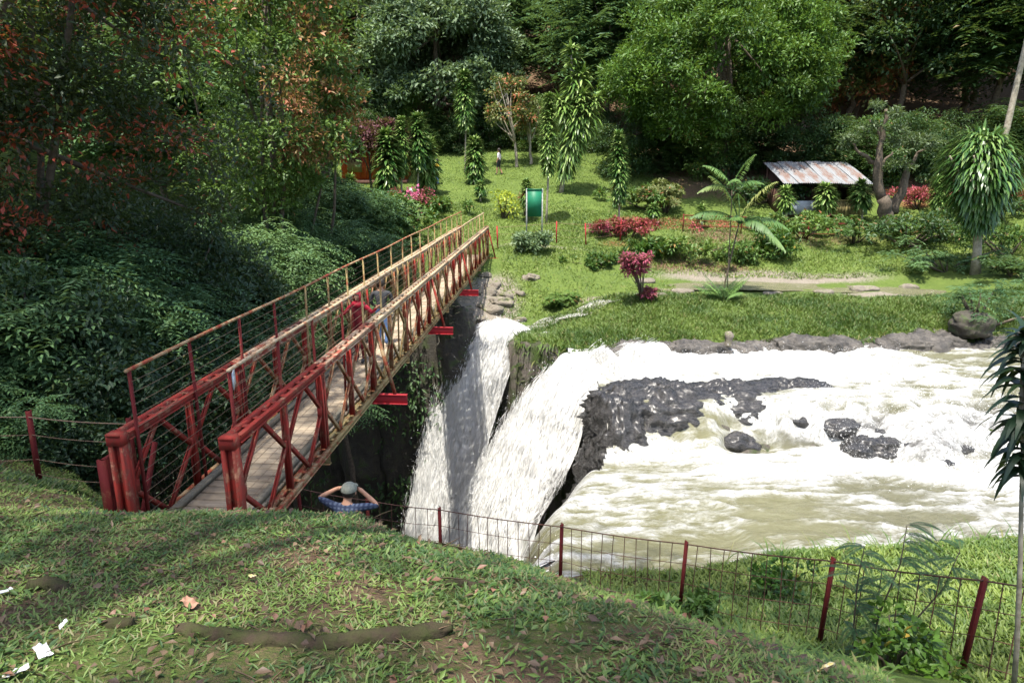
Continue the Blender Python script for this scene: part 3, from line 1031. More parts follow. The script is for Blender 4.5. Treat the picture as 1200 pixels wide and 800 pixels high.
store = {}
for side in (-1, 1):
    for i in range(NB):
        pn = link('truss_panel', None, bridge)
        pn.location = (side * HW, i * BAY, 0)
        near = i == 0
        mt = ('paint_red', 'paint_mid')[i] if i < 2 else 'paint_chord'
        mv = 'paint_red' if i < 2 else ('paint_red' if i % 2 else 'paint_worn')
        md = 'paint_red' if near else ('paint_worn', 'paint_olive')[(i + side) % 2]
        mb = 'paint_worn' if near else 'paint_olive'
        link('top_chord', fetch(store, ('t', mt), lambda: channel_pair(BAY, TH - .05).mesh('top_chord', M[mt])), pn)
        link('bottom_chord', fetch(store, ('b', mb), lambda: channel_pair(BAY, .05).mesh('bottom_chord', M[mb])), pn)

        def vert():
            b = Buf()
            b.box((0, 0, TH / 2), (.08, .012, TH - .2))
            for dx in (-.04, .04):
                b.box((dx, 0, TH / 2), (.01, .07, TH - .2))
            return b.mesh('vertical', M[mv])
        vm = fetch(store, ('v', mv), vert)
        for y in (.055, BAY / 2, BAY - .055):
            link('vertical', vm, pn).location = (0, y, 0)
        mid = TH / 2
        for h in (0, 1):
            y0, y1, yq = h * BAY / 2 + .05, (h + 1) * BAY / 2 - .05, (h + .5) * BAY / 2
            for q, (ya, za, yb, zb) in enumerate(((y0, mid, yq, TH - .1), (yq, TH - .1, y1, mid), (y0, mid, yq, .1), (yq, .1, y1, mid))):
                def diag():
                    b = Buf().bar((-.018, ya, za), (-.018, yb, zb), .012, .062).bar((.018, ya, za), (.018, yb, zb), .012, .058)
                    b.bar((0, ya, za), (0, yb, zb), .036, .012)
                    return b.mesh('diagonal', M[md])
                link('diagonal', fetch(store, ('d', md, h, q), diag), pn)
        gm = fetch(store, ('g', md), lambda: Buf().box((0, 0, 0), (.054, .16, .16)).mesh('gusset', M[md]))
        for y in (.10, BAY / 2, BAY - .10):
            link('gusset', gm, pn).location = (0, y, mid)
L = NB * BAY
# end posts
for side in (-1, 1):
    for y, m in ((-.09, 'paint_red'), (L + .09, 'paint_worn')):
        b = Buf()
        for dx in (-.07, .07):
            b.box((dx, 0, .62), (.04, .11, 1.90))
        b.box((0, .03, .62), (.09, .02, 1.88))
        b.box((0, 0, 1.5), (.20, .125, .15))
        b.box((0, -.005, 1.565), (.17, .15, .035))
        o = b.obj('end_post', M[m], bridge)
        o.location = (side * HW, y, 0)
b = Buf()
b.box((0, 0, .45), (.05, .34, 1.5)).box((0, -.16, .45), (.12, .03, 1.5)).bar((.03, .17, -.3), (.03, .9, 1.0), .05, .06)
o = b.obj('end_bracing_plate', M['paint_dark'], bridge)
o.location = (-HW - .26, .1, 0)
# transoms, outriggers and rakers
for i in range(NB + 1):
    out = i in (2, 4, 6, 9)
    b = Buf()
    x1 = 1.38 if out else HW + .05
    b.box(((x1 - HW) / 2 - .03, 0, .0), (x1 + HW + .1, .012, .20))
    for dz in (-.1, .1):
        b.box(((x1 - HW) / 2 - .03, 0, dz), (x1 + HW + .1, .11, .014))
    o = b.obj('transom', M['paint_bright'] if out else M['paint_olive'], bridge)
    o.location = (0, min(max(i * BAY, .12), L - .12) + (.0), -.108)
    if out:
        b = Buf().bar((HW + .09, 0, TH - .12), (1.14, 0, .02), .06, .07)
        o = b.obj('raker', M['paint_red' if i > 2 else 'paint_worn'], bridge)
        o.location = (0, min(i * BAY, L - .12), 0)
for x in (-.45, -.15, .15, .45):
    o = Buf().box((0, L / 2, .055), (.08, L, .11)).obj('stringer', M['paint_olive'], bridge)
    o.location.x = x
# deck planks
rng = np.random.default_rng(3)
pw = .205
npl = int((L + .9) / pw)
for k in range(npl):
    key = ('plank', k % 7)
    def plank():
        l_, w_ = 1.16 + .02 * (k % 3), pw - .02 - .008 * (k % 2)
        b = Buf()
        V = np.array([[sx * l_ / 2, sy * w_ / 2, z] for z in (0, .034, .04) for sy in (-1, 1) for sx in (-1, 1)])
        V[8:] *= [.996, .93, 1]
        Q = [[0, 2, 3, 1]] + [[a + o_, b_ + o_, b_ + o_ + 4, a + o_ + 4] for o_ in (0, 4) for a, b_ in ((0, 1), (1, 3), (3, 2), (2, 0))] + [[8, 9, 11, 10]]
        return b.add(V, Q).mesh('plank', M['plank'])
    o = link('plank', fetch(store, key, plank), bridge)
    o.location = (rng.normal() * .008, -.85 + (k + .5) * pw, .115 + rng.random() * .006)
    o.rotation_euler = (rng.normal() * .008, rng.normal() * .004, rng.normal() * .008)
for x in (-.52, .52):
    for k in range(7):
        o = Buf().box((0, 0, 0), (.085, L / 7 + .1, .085)).obj('kerb_timber', M['kerb'], bridge)
        o.location = (x + rng.normal() * .006, -.25 + (k + .5) * L / 7, .205 + .002 * k)
# safety fences above the trusses
for side in (-1, 1):
    x = side * (HW - .125)
    fz = 2.30 if side < 0 else 2.26
    y0 = .12 if side < 0 else .35
    fe = link('safety_fence', None, bridge)
    fe.location = (x, 0, 0)
    npst = 20
    for k in range(npst):
        y = y0 + k * (L - y0 - .1) / (npst - 1)
        h = fz + .015 * math.sin(k * 2.1)
        pm = fetch(store, ('post', side, k < 4), lambda: Buf().box((0, 0, (fz + .12) / 2), (.034, .034, fz - .12)).mesh('post', M['paint_dark' if k < 4 else 'paint_olive']))
        o = link('post', pm, fe)
        o.location = (0, y, 0)
        o.rotation_euler = (rng.normal() * .008, rng.normal() * .008, 0)
    ys = np.linspace(y0 - .05, L - .05, 40)
    link('top_rail', Buf().tube(np.stack([ys * 0, ys, fz + .012 * np.sin(ys * .9)], 1), .024, 8).mesh('top_rail', M['paint_chord'] if side > 0 else M['paint_worn'], True), fe)
    for z in np.arange(.42, fz - .05, .145):
        ys = np.linspace(y0, L - .1, 70)
        sag = -.012 * np.abs(np.sin(ys * math.pi / 1.44))
        link('wire', Buf().tube(np.stack([ys * 0 - side * .02, ys, z + sag + rng.normal() * .006], 1), .0042, 4, False).mesh('wire', M['wire']), fe)
# small white number plate tied to the first post and a pale rag at the far end
o = Buf().box((0, 0, 0), (.012, .26, .20)).obj('white_plate', M['sign_white'], bridge)
o.location = (HW - .16, .50, 2.10)
o.rotation_euler = (.05, 0, .35)
for x in (-.9, .9):
    o = Buf().box((0, 0, 0), (.5, .5, .9)).obj('bearing_block', M['post_grey'], bridge)
    o.location = (x * .8, L + .1, -.68)
o = Buf().box((0, -.55, -.55), (2.2, 1.0, .9)).obj('near_abutment', M['post_grey'], bridge)


# ------------------------------------------------------------------ fences
def post_fence(name, label, tops, hts, levels, bar_step, mats, rad=.032, barr=.0055):
    root = thing(name, label, 'fence', (tops[0].x, tops[0].y, tops[0].z - hts[0]))
    o0 = root.location
    for t, h in zip(tops, hts):
        b = Buf().box((0, 0, 0), (rad * 2, .012, h)).box((rad - .006, rad, 0), (.012, rad * 2, h))
        o = b.obj('post', mats[0], root)
        o.location = (t.x - o0.x, t.y - o0.y, t.z - o0.z - h / 2 + .03)
        o.rotation_euler = (rng.normal() * .02, rng.normal() * .02, .4)
    for a, c in zip(range(len(tops) - 1), range(1, len(tops))):
        A, B = tops[a] - o0, tops[c] - o0
        pn = link('mesh_panel', None, root)
        hh = min(hts[a], hts[c])
        for k, f in enumerate(levels):
            P0, P1 = A - Vector((0, 0, hts[a] * f)), B - Vector((0, 0, hts[c] * f))
            ts = np.linspace(0, 1, 9)
            pts = np.array([tuple(P0.lerp(P1, t)) for t in ts])
            pts[:, 2] -= .02 * np.sin(ts * math.pi) * (1 + k * .5)
            Buf().tube(pts, barr * (1.5 if k == 0 else .8), 5, False).obj('wire', mats[1], pn)
        if bar_step:
            nb = max(2, int((B - A).length / bar_step))
            for k in range(1, nb):
                t = k / nb
                P = A.lerp(B, t)
                P.z -= .02 * math.sin(t * math.pi)
                Q = P - Vector((rng.normal() * .02, rng.normal() * .01, hh * .97))
                Buf().tube([tuple(P), tuple(P.lerp(Q, .5) + Vector((rng.normal() * .006, 0, 0))), tuple(Q)], barr, 5, False).obj('bar', mats[1], pn)
    return root


fp = [(350, 572, 9.6), (430, 586, 9.9), (515, 597, 10), (658, 617, 9), (803, 637, 7.8), (975, 657, 6.6), (1152, 680, 5.5), (1420, 712, 4.3)]
post_fence('wire_fence', 'red posted wire fence between the grassy bank and the river', [at(*p) for p in fp], [1.1, 1.1, 1.1, 1.1, 1.1, 1.1, 1.12, 1.12], (0, .25, .5, .75, .95), .165, (M['paint_dark'], M['dark_wire']), .027)
post_fence('wire_fence', 'rusty three-wire fence at the left of the bridge end in deep shade', [at(*p) for p in [(-60, 480, 8.6), (32, 484, 8.8), (150, 492, 8.5)]], [1.1] * 3, (.05, .28, .6, .8), 0, (M['paint_dark'], M['wire']), .03, .006)
lf = [(583, 262), (652, 258), (686, 262), (727, 256)]
lt = []
for (u, v), vb in zip(lf, (292, 286, 288, 283)):
    g = ground(u, vb, 34, 50)
    lt.append(Vector((g.x, g.y, g.z + 1.15)))
post_fence('wire_fence', 'thin red fence posts with wire along the path beyond the bridge', lt, [1.15] * 4, (.04, .35, .65), 0, (M['paint_bright'], M['wire']), .035, .006)
lt = []
for u, vb in ((800, 272), (868, 274), (946, 282), (1006, 282)):
    g = ground(u, vb, 34, 60)
    lt.append(Vector((g.x, g.y, g.z + 1.0)))
post_fence('wire_fence', 'low dark red fence in front of the shed terrace', lt, [1.0] * 4, (.04, .3, .6), 0, (M['paint_dark'], M['paint_dark']), .04, .02)
# ------------------------------------------------------------------ trees and plants
def ell_clusters(rng, n, c, r, cr, inner=.55, low=-.55):
    """cluster centres through an uneven ellipsoidal crown"""
    out = []
    c, r = np.asarray(c, float), np.asarray(r, float)
    lob = rng.normal(size=(5, 3))
    lob = unit(lob)
    la = rng.uniform(-.25, .22, 5)
    while len(out) < n:
        d = unit(rng.normal(size=(1, 3)))[0]
        if d[2] < low:
            continue
        k = 1 + sum(a * max(0, d @ l) ** 2 for a, l in zip(la, lob))
        f = rng.uniform(inner, 1) ** .6
        out.append((c + d * r * f * k, cr * rng.uniform(.65, 1.25)))
    return out


def foliage(rng, clusters, per, L, W, style='round', flush=.0, flush_set=None, flat=.7, vspread=.35, fshare=.5):
    lv = Leaves()
    for k, (c, r) in enumerate(clusters):
        n = max(6, int(per * rng.uniform(.7, 1.3)))
        cv = rng.uniform(.1, 1.0 - vspread)
        ft = 1.0 if (flush_set and flush_set(c, rng)) else 0.0
        if style == 'round':
            d = rdirs(rng, n)
            d[:, 2] = np.abs(d[:, 2]) * np.where(rng.random(n) < .8, 1, -1)
            P = c + d * r * (rng.random((n, 1)) ** .45) * [1, 1, flat]
            D = unit(d * .7 + rng.normal(size=(n, 3)) * .5 + [0, 0, -.15])
            N = unit(d * .6 + [0, 0, .8] + rng.normal(size=(n, 3)) * .35)
        elif style == 'rosette':                      # whorls of long leaves at twig ends
            m = max(3, n // 9)
            d = rdirs(rng, m)
            d[:, 2] = np.abs(d[:, 2])
            E = c + d * r * (.55 + .5 * rng.random((m, 1))) * [1, 1, flat]
            idx = np.repeat(np.arange(m), 9)
            n = len(idx)
            a = rdirs(rng, n)
            ax = unit(d[idx] + [0, 0, .5])
            a = unit(a - ax * (a * ax).sum(1, keepdims=True))
            D = unit(a + ax * rng.uniform(.05, .7, (n, 1)))
            P = E[idx]
            N = unit(ax + rng.normal(size=(n, 3)) * .15)
        else:                                         # flat feathery sprays
            m = max(3, n // 14)
            th = rng.uniform(0, 2 * np.pi, m)
            dr = np.stack([np.cos(th), np.sin(th), rng.uniform(-.25, .25, m)], 1)
            idx = np.repeat(np.arange(m), 14)
            s = np.tile(np.linspace(.12, 1, 14), m)
            n = len(idx)
            stem = c + dr[idx] * (r * s)[:, None] + np.stack([0 * s, 0 * s, -.30 * r * s ** 2], 1) + np.repeat(rng.normal(size=(m, 3)) * r * [.3, .3, .22], 14, axis=0)
            sg = np.where(np.arange(n) % 2 == 0, 1, -1)[:, None]
            side = np.stack([-dr[idx][:, 1], dr[idx][:, 0], 0 * s], 1) * sg
            P = stem
            D = unit(side + dr[idx] * .55 + [0, 0, -.2] + rng.normal(size=(n, 3)) * .1)
            N = unit(np.array([[0, 0, 1.0]]) + rng.normal(size=(n, 3)) * .25)
        t = np.where(rng.random(n) < fshare, rng.uniform(.35, 1, n), 0) if ft else np.where(rng.random(n) < flush, rng.random(n), 0)
        v = np.clip(cv + rng.random(n) * vspread, 0, 1)
        lv.rhomb(P, D, N, L * rng.uniform(.7, 1.3, n), W * rng.uniform(.7, 1.3, n), v, t)
    return lv


def wood_mesh(rng, base, forks, r0, mat, clusters=None, nlimb=10, wob=.06, seg=7, sides=8):
    """trunk polyline 'forks' [(pts...)] plus limbs reaching into the crown"""
    b = Buf()
    P = np.array([tuple(p) for p in forks], float)
    t = np.linspace(0, 1, len(P))
    tt = np.linspace(0, 1, 12)
    Q = np.stack([np.interp(tt, t, P[:, k]) for k in range(3)], 1)
    Q[1:-1] += rng.normal(size=(10, 3)) * r0 * .3
    R = r0 * (1 - .65 * tt)
    R[0] *= 1.35
    b.tube(Q, R, sides)
    if clusters:
        pick = rng.choice(len(clusters), min(nlimb, len(clusters)), replace=False)
        for k in pick:
            c = np.asarray(clusters[k][0])
            s = rng.integers(5, 12)
            a = Q[s]
            m = (a + c) / 2 + rng.normal(size=3) * np.linalg.norm(c - a) * .08 + [0, 0, -.06 * np.linalg.norm(c - a)]
            q = np.linspace(0, 1, seg)[:, None]
            L = a * (1 - q) ** 2 + 2 * m * q * (1 - q) + c * q ** 2
            b.tube(L, R[s] * .55 * (1 - .85 * q[:, 0]) + .01, 6)
    return b.mesh('trunk', mat, True)


def tree(name, label, base, cc, cr, ncl, clr, per, L, W, mat, bark='bark', r0=.3, style='round', seed=0, flush=0, flush_set=None, group=None, flat=.7, low=-.55, cat='tree', lean=(0, 0), nlimb=10, inner=.55, fshare=.5):
    """one tree: base point, crown centre and radii in world metres"""
    rng = np.random.default_rng(seed + 100)
    base = Vector(base)
    root = thing(name, label, cat, base, 0, group)
    c = np.array(tuple(Vector(cc) - base))
    cl = ell_clusters(rng, ncl, c, cr, clr, low=low, inner=inner)
    fs = None
    if flush_set:
        fs = lambda p, r: flush_set(p + np.array(tuple(base)), r)
    top = c + np.array([0, 0, cr[2] * .45])
    link('trunk', wood_mesh(rng, None, [(0, 0, -.3), (c[0] * .25 + lean[0], c[1] * .25 + lean[1], c[2] * .45), tuple(top)], r0, M[bark], cl, nlimb), root)
    foliage(rng, cl, per, L, W, style, flush, fs, flat, fshare=fshare).obj('crown', M[mat], root)
    return root


def copy_tree(root, loc, rz, sc, label=None, group=None):
    r = root.copy()
    col.objects.link(r)
    r.location, r.rotation_euler = loc, (0, 0, rz)
    r.scale = (sc, sc, sc)
    if label:
        r['label'] = label
    if group:
        r['group'] = group
    for ch in list(root.children):
        c = ch.copy()
        col.objects.link(c)
        c.parent = r
    return r


# ---- forest on the far hillside: five kinds, each stood many times
FG = 'forest trees on the far hillside'
kinds = []
spec = [('leaf_mid', 'round', .42, .2, 1.5, 'mid green leafy forest tree on the far hillside'),
        ('leaf_dark', 'round', .34, .16, 1.7, 'dark green dense forest tree on the far hillside'),
        ('leaf_olive', 'rosette', .5, .18, 1.6, 'olive green forest tree on the far hillside'),
        ('leaf_dark', 'feather', .55, .16, 2.3, 'dark feathery forest tree on the far hillside'),
        ('leaf_feather', 'feather', .6, .17, 2.2, 'blue green feathery forest tree on the far hillside')]
for k, (mt, st, L_, W_, cr_, lab) in enumerate(spec):
    kinds.append(tree('forest_tree', lab, (-200, 300 + 20 * k, 0), (-200, 300 + 20 * k, 8.2), (4.6, 4.6, 5.6), 74, cr_, 210, L_, W_, mat=mt, style=st, seed=k, group=FG, flush=.03, r0=.28, low=-.75, inner=.35, flat=.6))
used = set()


def stand(k, x, y, s=1.0, dz=0.0):
    z = gz(x, y) - .3 + dz
    rz = RNG.uniform(0, 6.28)
    if k not in used:
        used.add(k)
        r = kinds[k]
        r.location, r.rotation_euler, r.scale = (x, y, z), (0, 0, rz), (s, s, s)
        return r
    return copy_tree(kinds[k], (x, y, z), rz, s)


for row, (y, x0, x1, st) in enumerate([(64, -46, 2, 6.0), (71, -52, 56, 6.2), (79, -58, 62, 6.8), (88, -64, 68, 7.5), (98, -68, 72, 8.5)]):
    x = x0 + (row % 2) * 3
    while x < x1:
        right = x > 18
        if -15 < x < 3 and y < 70:
            x += st
            continue
        k = int(RNG.choice([0, 1, 2, 3, 4], p=[.12, .3, .05, .4, .13] if right else [.28, .2, .2, .12, .2]))
        stand(k, x + RNG.uniform(-1.6, 1.6), y + RNG.uniform(-2, 2), RNG.uniform(.85, 1.25))
        x += st
for x, y, k, s in [(24, 60, 3, 1.0), (30, 57, 1, 1.1), (36, 55, 3, 1.15), (42, 52, 3, 1.2), (30, 64, 3, 1.2), (38, 62, 1, 1.2), (46, 58, 3, 1.2), (-22, 56, 4, .9), (-28, 50, 1, 1.0), (-24, 44, 0, .9), (-34, 46, 4, 1.1), (8, 62, 4, 1.0), (15, 64, 1, 1.1), (-20, 30, 1, .9), (-26, 34, 0, 1.0), (-17, 35, 4, .8), (-31, 28, 1, 1.0), (-15, 41, 0, .8), (-21, 40, 1, 1.0), (-24, 25, 1, .9), (-20, 22, 3, .8), (-30, 20, 1, 1.0), (-27, 40, 2, 1.0)]:
    stand(k, x, y, s)
for i in range(13):
    stand((1, 3, 0, 1, 3)[i % 5], 8.5 + i * 2.3 + RNG.uniform(-.7, .7), (51.5 if i < 5 else 49.5) + RNG.uniform(-1, 2), RNG.uniform(.42, .56), -2.0)
for i in range(9):
    stand((1, 0, 3, 1)[i % 4], -11 + i * 2.4 + RNG.uniform(-.7, .7), 61 + RNG.uniform(-1, 1.5), RNG.uniform(.36, .5), -1.8)

# ---- single trees one can point to
def crown_at(u, v, D):
    return at(u, v, D)


c = at(512, 78, 62)
tree('broadleaf_tree', 'tall grey green broadleaf tree standing behind the lawn at its left', (c.x, c.y, gz(c.x, c.y)), c + Vector((0, 0, .5)), (6.4, 5.0, 6.8), 160, 1.4, 240, .40, .19, 'leaf_grey', seed=31, r0=.4, low=-.7, inner=.45)
c = at(852, 92, 50)
tree('mango_tree', 'broad glossy dark green tree with bright leaf tips above the lawn', (c.x + .5, c.y + 1, gz(c.x, c.y)), c + Vector((0, 0, .2)), (8.0, 5.5, 5.6), 230, 1.25, 300, .30, .125, 'leaf_lime', style='round', seed=32, r0=.5, low=-.75, inner=.55)
c = at(1005, 55, 60)
tree('flushed_tree', 'tree with rust coloured new leaves behind the broad glossy tree', (c.x, c.y, gz(c.x, c.y)), c, (4.6, 4, 5.5), 60, 1.4, 200, .42, .18, 'leaf_olive', seed=33, r0=.3, flush=.25, flush_set=lambda p, r: r.random() < .3, low=-.8)
c = at(785, 38, 62)
tree('pale_tree', 'pale olive tree rising behind the broad glossy tree at its left', (c.x, c.y, gz(c.x, c.y)), c, (4.2, 3.5, 5.5), 55, 1.4, 200, .45, .2, 'leaf_olive', seed=34, r0=.3, low=-.8)
# left: rust-flushed tree close by, and a lighter one behind it
tree('rust_tree', 'huge dark tree with scattered red leaves overhanging the left of the bridge', (-14.5, 16.5, gz(-14.5, 16.5)), (-12.2, 15.8, 8.0), (6.3, 5.0, 8.4), 400, 1.0, 260, .155, .07, 'leaf_rust', seed=41, r0=.45, flush=.015,
     flush_set=lambda p, r: r.random() < .26, low=-.97, nlimb=26, inner=.4, fshare=.62)
c = at(335, 70, 28)
tree('orange_flush_tree', 'olive tree with salmon orange new shoots left of the lawn', (c.x - 2, c.y + 1, gz(c.x - 2, c.y + 1) - 1), c + Vector((-.6, 0, -.6)), (3.6, 3.2, 6.2), 120, .95, 200, .22, .10, 'leaf_mid', seed=42, r0=.3, flush=.02,
     flush_set=lambda p, r: (p[0] > c.x + .6 and r.random() < .42) or r.random() < .07, low=-.97, inner=.5, fshare=.7)
c = at(376, 116, 34)
tree('salmon_tree', 'small tree tipped with salmon pink leaves beside the orange hut', (c.x, c.y, gz(c.x, c.y)), c + Vector((-.3, 0, -.6)), (1.5, 1.5, 2.9), 36, .6, 170, .2, .09, 'leaf_olive', seed=43, r0=.14, flush=.15, flush_set=lambda p, r: r.random() < .6, low=-.9, fshare=.85)
c = at(432, 172, 45)
tree('purple_tree', 'purple leaved small tree in front of the orange hut', (c.x, c.y, gz(c.x, c.y)), c, (1.7, 1.4, 1.8), 24, .6, 140, .26, .13, 'leaf_purple', seed=44, r0=.1)
g = ground(606, 196, 40)
for k, (u, v, rx, rz, ub, lab) in enumerate([(594, 125, 1.7, 2.0, 606, 'slim pale trunked young tree with orange tinted leaves on the lawn'), (620, 140, 1.2, 1.6, 622, 'slimmer young tree with pale trunk, behind and right of the orange tinted one')]):
    c = at(u, v, g.y + k)
    bx = at(ub, 190, g.y + k)
    tree('young_tree', lab, (bx.x, bx.y, gz(bx.x, bx.y)), c, (rx, rx, rz), 26, .55, 60, .26, .13, 'leaf_olive', bark='bark_pale', seed=45 + k, r0=.13, flush=.15, flush_set=lambda p, r: r.random() < .25, low=-.6)
# gnarled tree by the shed
g = ground(1046, 272, 30)
rt = thing('gnarled_tree', 'gnarled grey tree with crooked limbs and sparse crown beside the shed', 'tree', g)
rg = np.random.default_rng(51)
b = Buf()
D = g.y


def loc(u, v, dd=0):
    return np.array(tuple(at(u, v, D + dd) - g))


limbs = [([(1042, 280), (1040, 255), (1034, 232)], .46, .36), ([(1034, 235), (1028, 205), (1030, 180), (1036, 150), (1038, 128)], .30, .08), ([(1030, 195), (1018, 186), (1008, 178), (996, 166)], .15, .06),
         ([(1046, 250), (1056, 225), (1062, 205), (1062, 190)], .33, .12), ([(1062, 200), (1076, 182), (1085, 172)], .12, .05), ([(1034, 165), (1028, 150), (1020, 140)], .1, .04), ([(1031, 215), (1035, 190), (1046, 178)], .13, .05)]
for k, (pl, ra, rb) in enumerate(limbs):
    P = np.array([loc(u, v, .3 * k) for u, v in pl])
    q = np.linspace(0, 1, 10)
    Q = np.stack([np.interp(q, np.linspace(0, 1, len(P)), P[:, j]) for j in range(3)], 1)
    Q[1:-1] += rg.normal(size=(8, 3)) * .05
    b.tube(Q, np.linspace(ra, rb, 10), 9)
link('trunk', b.mesh('trunk', M['bark'], True), rt)
cl = []
for (u, v, r, n) in [(1036, 128, 1.1, 8), (992, 163, .8, 6), (1066, 172, 1.5, 14), (1086, 168, 1.0, 7), (1052, 192, 1.0, 7), (1022, 148, .6, 4), (1060, 158, 1.0, 6)]:
    for j in range(n):
        cl.append((loc(u, v) + rdirs(rg, 1)[0] * r * rg.uniform(.3, 1) * [1.1, 1.0, .5], .38))
foliage(rg, cl, 60, .22, .085, 'round', flat=.45, vspread=.6).obj('crown', M['leaf_feather_pale'], rt)
# pale leaning trunk at the right edge
b_ = at(1178, 160, 44)
rt = thing('leaning_tree', 'pale bare leaning trunk at the right edge of the picture', 'tree', (b_.x - .9, b_.y, gz(b_.x, b_.y)))
P = np.array([(0, 0, -.2)] + [tuple(at(u, v, 44) - rt.location) for u, v in ((1180, 150), (1190, 105), (1200, 62), (1212, 10), (1220, -40))])
Buf().tube(P, np.linspace(.2, .12, len(P)), 9).obj('trunk', M['bark_pale'], rt, True)
rg = np.random.default_rng(52)
foliage(rg, ell_clusters(rg, 30, P[-1] + [-.6, 0, 1.5], (3.5, 3, 2.6), .8), 90, .3, .13, 'round').obj('crown', M['leaf_olive'], rt)


tree('added_shade_tree', 'unseen dark tree added left of the bridge end to shade the plants below', (-12.5, 8.0, gz(-12.5, 8)), (-9.6, 11.8, 12.6), (5.2, 4.8, 3.0), 70, 1.2, 150, .25, .11, 'leaf_dark', seed=92, r0=.3, low=-.7, inner=.3)  # out-of-view crown, added only to cast shade on the plants beside the bridge
# the tree that shades the near bank, rooted behind the viewer
tree('shade_tree', 'tall spreading tree behind the viewer that shades the near bank', (-6.5, -5.0, gz(-6.5, -5)), (-6.0, -2.0, 27), (9.5, 8.0, 3.6), 160, 1.7, 85, .34, .17, 'leaf_mid', seed=91, r0=.45, low=-.6, inner=.3, nlimb=16)


# ---- shrubs
def shrub(name, label, g, w, h, n, per, L, W, mat, seed, style='round', group=None, flush=.02, cat='shrub', flat=.8):
    rng = np.random.default_rng(seed + 500)
    root = thing(name, label, cat, g, 0, group)
    cl = [(np.array([rng.normal() * w * .38, rng.normal() * w * .3, h * (.25 + .6 * rng.random())]), min(w, h) * .34 * rng.uniform(.7, 1.2)) for _ in range(n)]
    b = Buf()
    for k in range(min(n, 7)):
        c = cl[k][0]
        b.tube([(c[0] * .1, c[1] * .1, -.1), tuple(c * [.5, .5, .55]), tuple(c)], [.03 * h + .01, .02 * h + .006, .006], 5)
    b.obj('stem', M['bark'], root)
    foliage(rng, cl, per, L, W, style, flush, None, flat).obj('crown', M[mat], root)
    return root


# feathery trees filling the gorge on the left of the bridge
GG = 'feathery trees filling the gorge left of the bridge'
gl = 'feathery dark green tree growing out of the gorge left of the bridge'
fk = None
for k, (u, v, D, r, s) in enumerate([(395, 262, 34, 3.0, 1), (340, 250, 33, 2.6, 1), (450, 268, 36, 2.2, 1), (350, 300, 29, 2.8, 1), (410, 300, 31, 2.4, 1), (300, 330, 26, 2.8, 1), (260, 300, 27, 2.6, 1), (250, 400, 22, 2.8, 1), (310, 400, 24, 2.6, 1), (200, 450, 17, 2.4, 1),
                                     (140, 400, 16, 2.6, 1), (80, 450, 13, 2.2, 1), (20, 420, 13, 2.4, 1), (150, 330, 19, 3.0, 1), (60, 360, 15, 2.4, 1), (215, 360, 20, 2.6, 1), (120, 500, 12.2, 1.6, 1), (220, 520, 14, 2.0, 1), (330, 470, 22, 2.4, 1), (395, 380, 27, 2.4, 1), (20, 490, 11.5, 1.6, 1), (440, 330, 33, 2.0, 1)]):
    c = at(u, v, D)
    zb = gz(c.x, c.y)
    if fk is None:
        rg = np.random.default_rng(61)
        fk = thing('feathery_tree', gl, 'tree', (0, 0, 0), 0, GG)
        cl = ell_clusters(rg, 64, (0, 0, 0), (2.5, 2.5, 1.8), .85, low=-.6, inner=.3)
        foliage(rg, cl, 620, .16, .05, 'feather', flat=.5, vspread=.6).obj('crown', M['leaf_feather'], fk)
        link('trunk', wood_mesh(rg, None, [(.4, .3, -9), (.2, 0, -4), (0, 0, .6)], .14, M['bark'], cl, 12), fk)
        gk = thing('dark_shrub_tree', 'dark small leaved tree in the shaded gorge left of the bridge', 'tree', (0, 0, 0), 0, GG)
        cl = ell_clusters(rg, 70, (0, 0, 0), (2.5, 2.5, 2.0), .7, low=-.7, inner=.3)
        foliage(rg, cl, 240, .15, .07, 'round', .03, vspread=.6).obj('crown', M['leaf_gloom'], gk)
        link('trunk', wood_mesh(rg, None, [(.4, .3, -9), (.2, 0, -4), (0, 0, .6)], .12, M['bark'], cl, 14), gk)
        hk = thing('broad_leaf_shrub', 'looser broad leaved tree in the gorge left of the bridge', 'tree', (0, 0, 0), 0, GG)
        cl = ell_clusters(rg, 46, (0, 0, 0), (2.4, 2.4, 2.0), .8, low=-.6, inner=.35)
        foliage(rg, cl, 130, .26, .12, 'rosette', .06, vspread=.6).obj('crown', M['leaf_mid'], hk)
        link('trunk', wood_mesh(rg, None, [(.4, .3, -9), (.2, 0, -4), (0, 0, .6)], .12, M['bark'], cl, 14), hk)
        fresh = {gk, hk}
        o = fk
        o.location = c
        o.rotation_euler = (0, 0, 1.0)
        o.scale = (r / 2.5,) * 3
    else:
        src = fk
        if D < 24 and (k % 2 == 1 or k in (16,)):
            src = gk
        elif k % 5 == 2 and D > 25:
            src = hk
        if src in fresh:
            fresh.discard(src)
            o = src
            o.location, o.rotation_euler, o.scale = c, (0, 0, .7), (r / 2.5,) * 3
        else:
            o = copy_tree(src, c, RNG.uniform(0, 6.28), r / 2.5 * RNG.uniform(.85, 1.15))

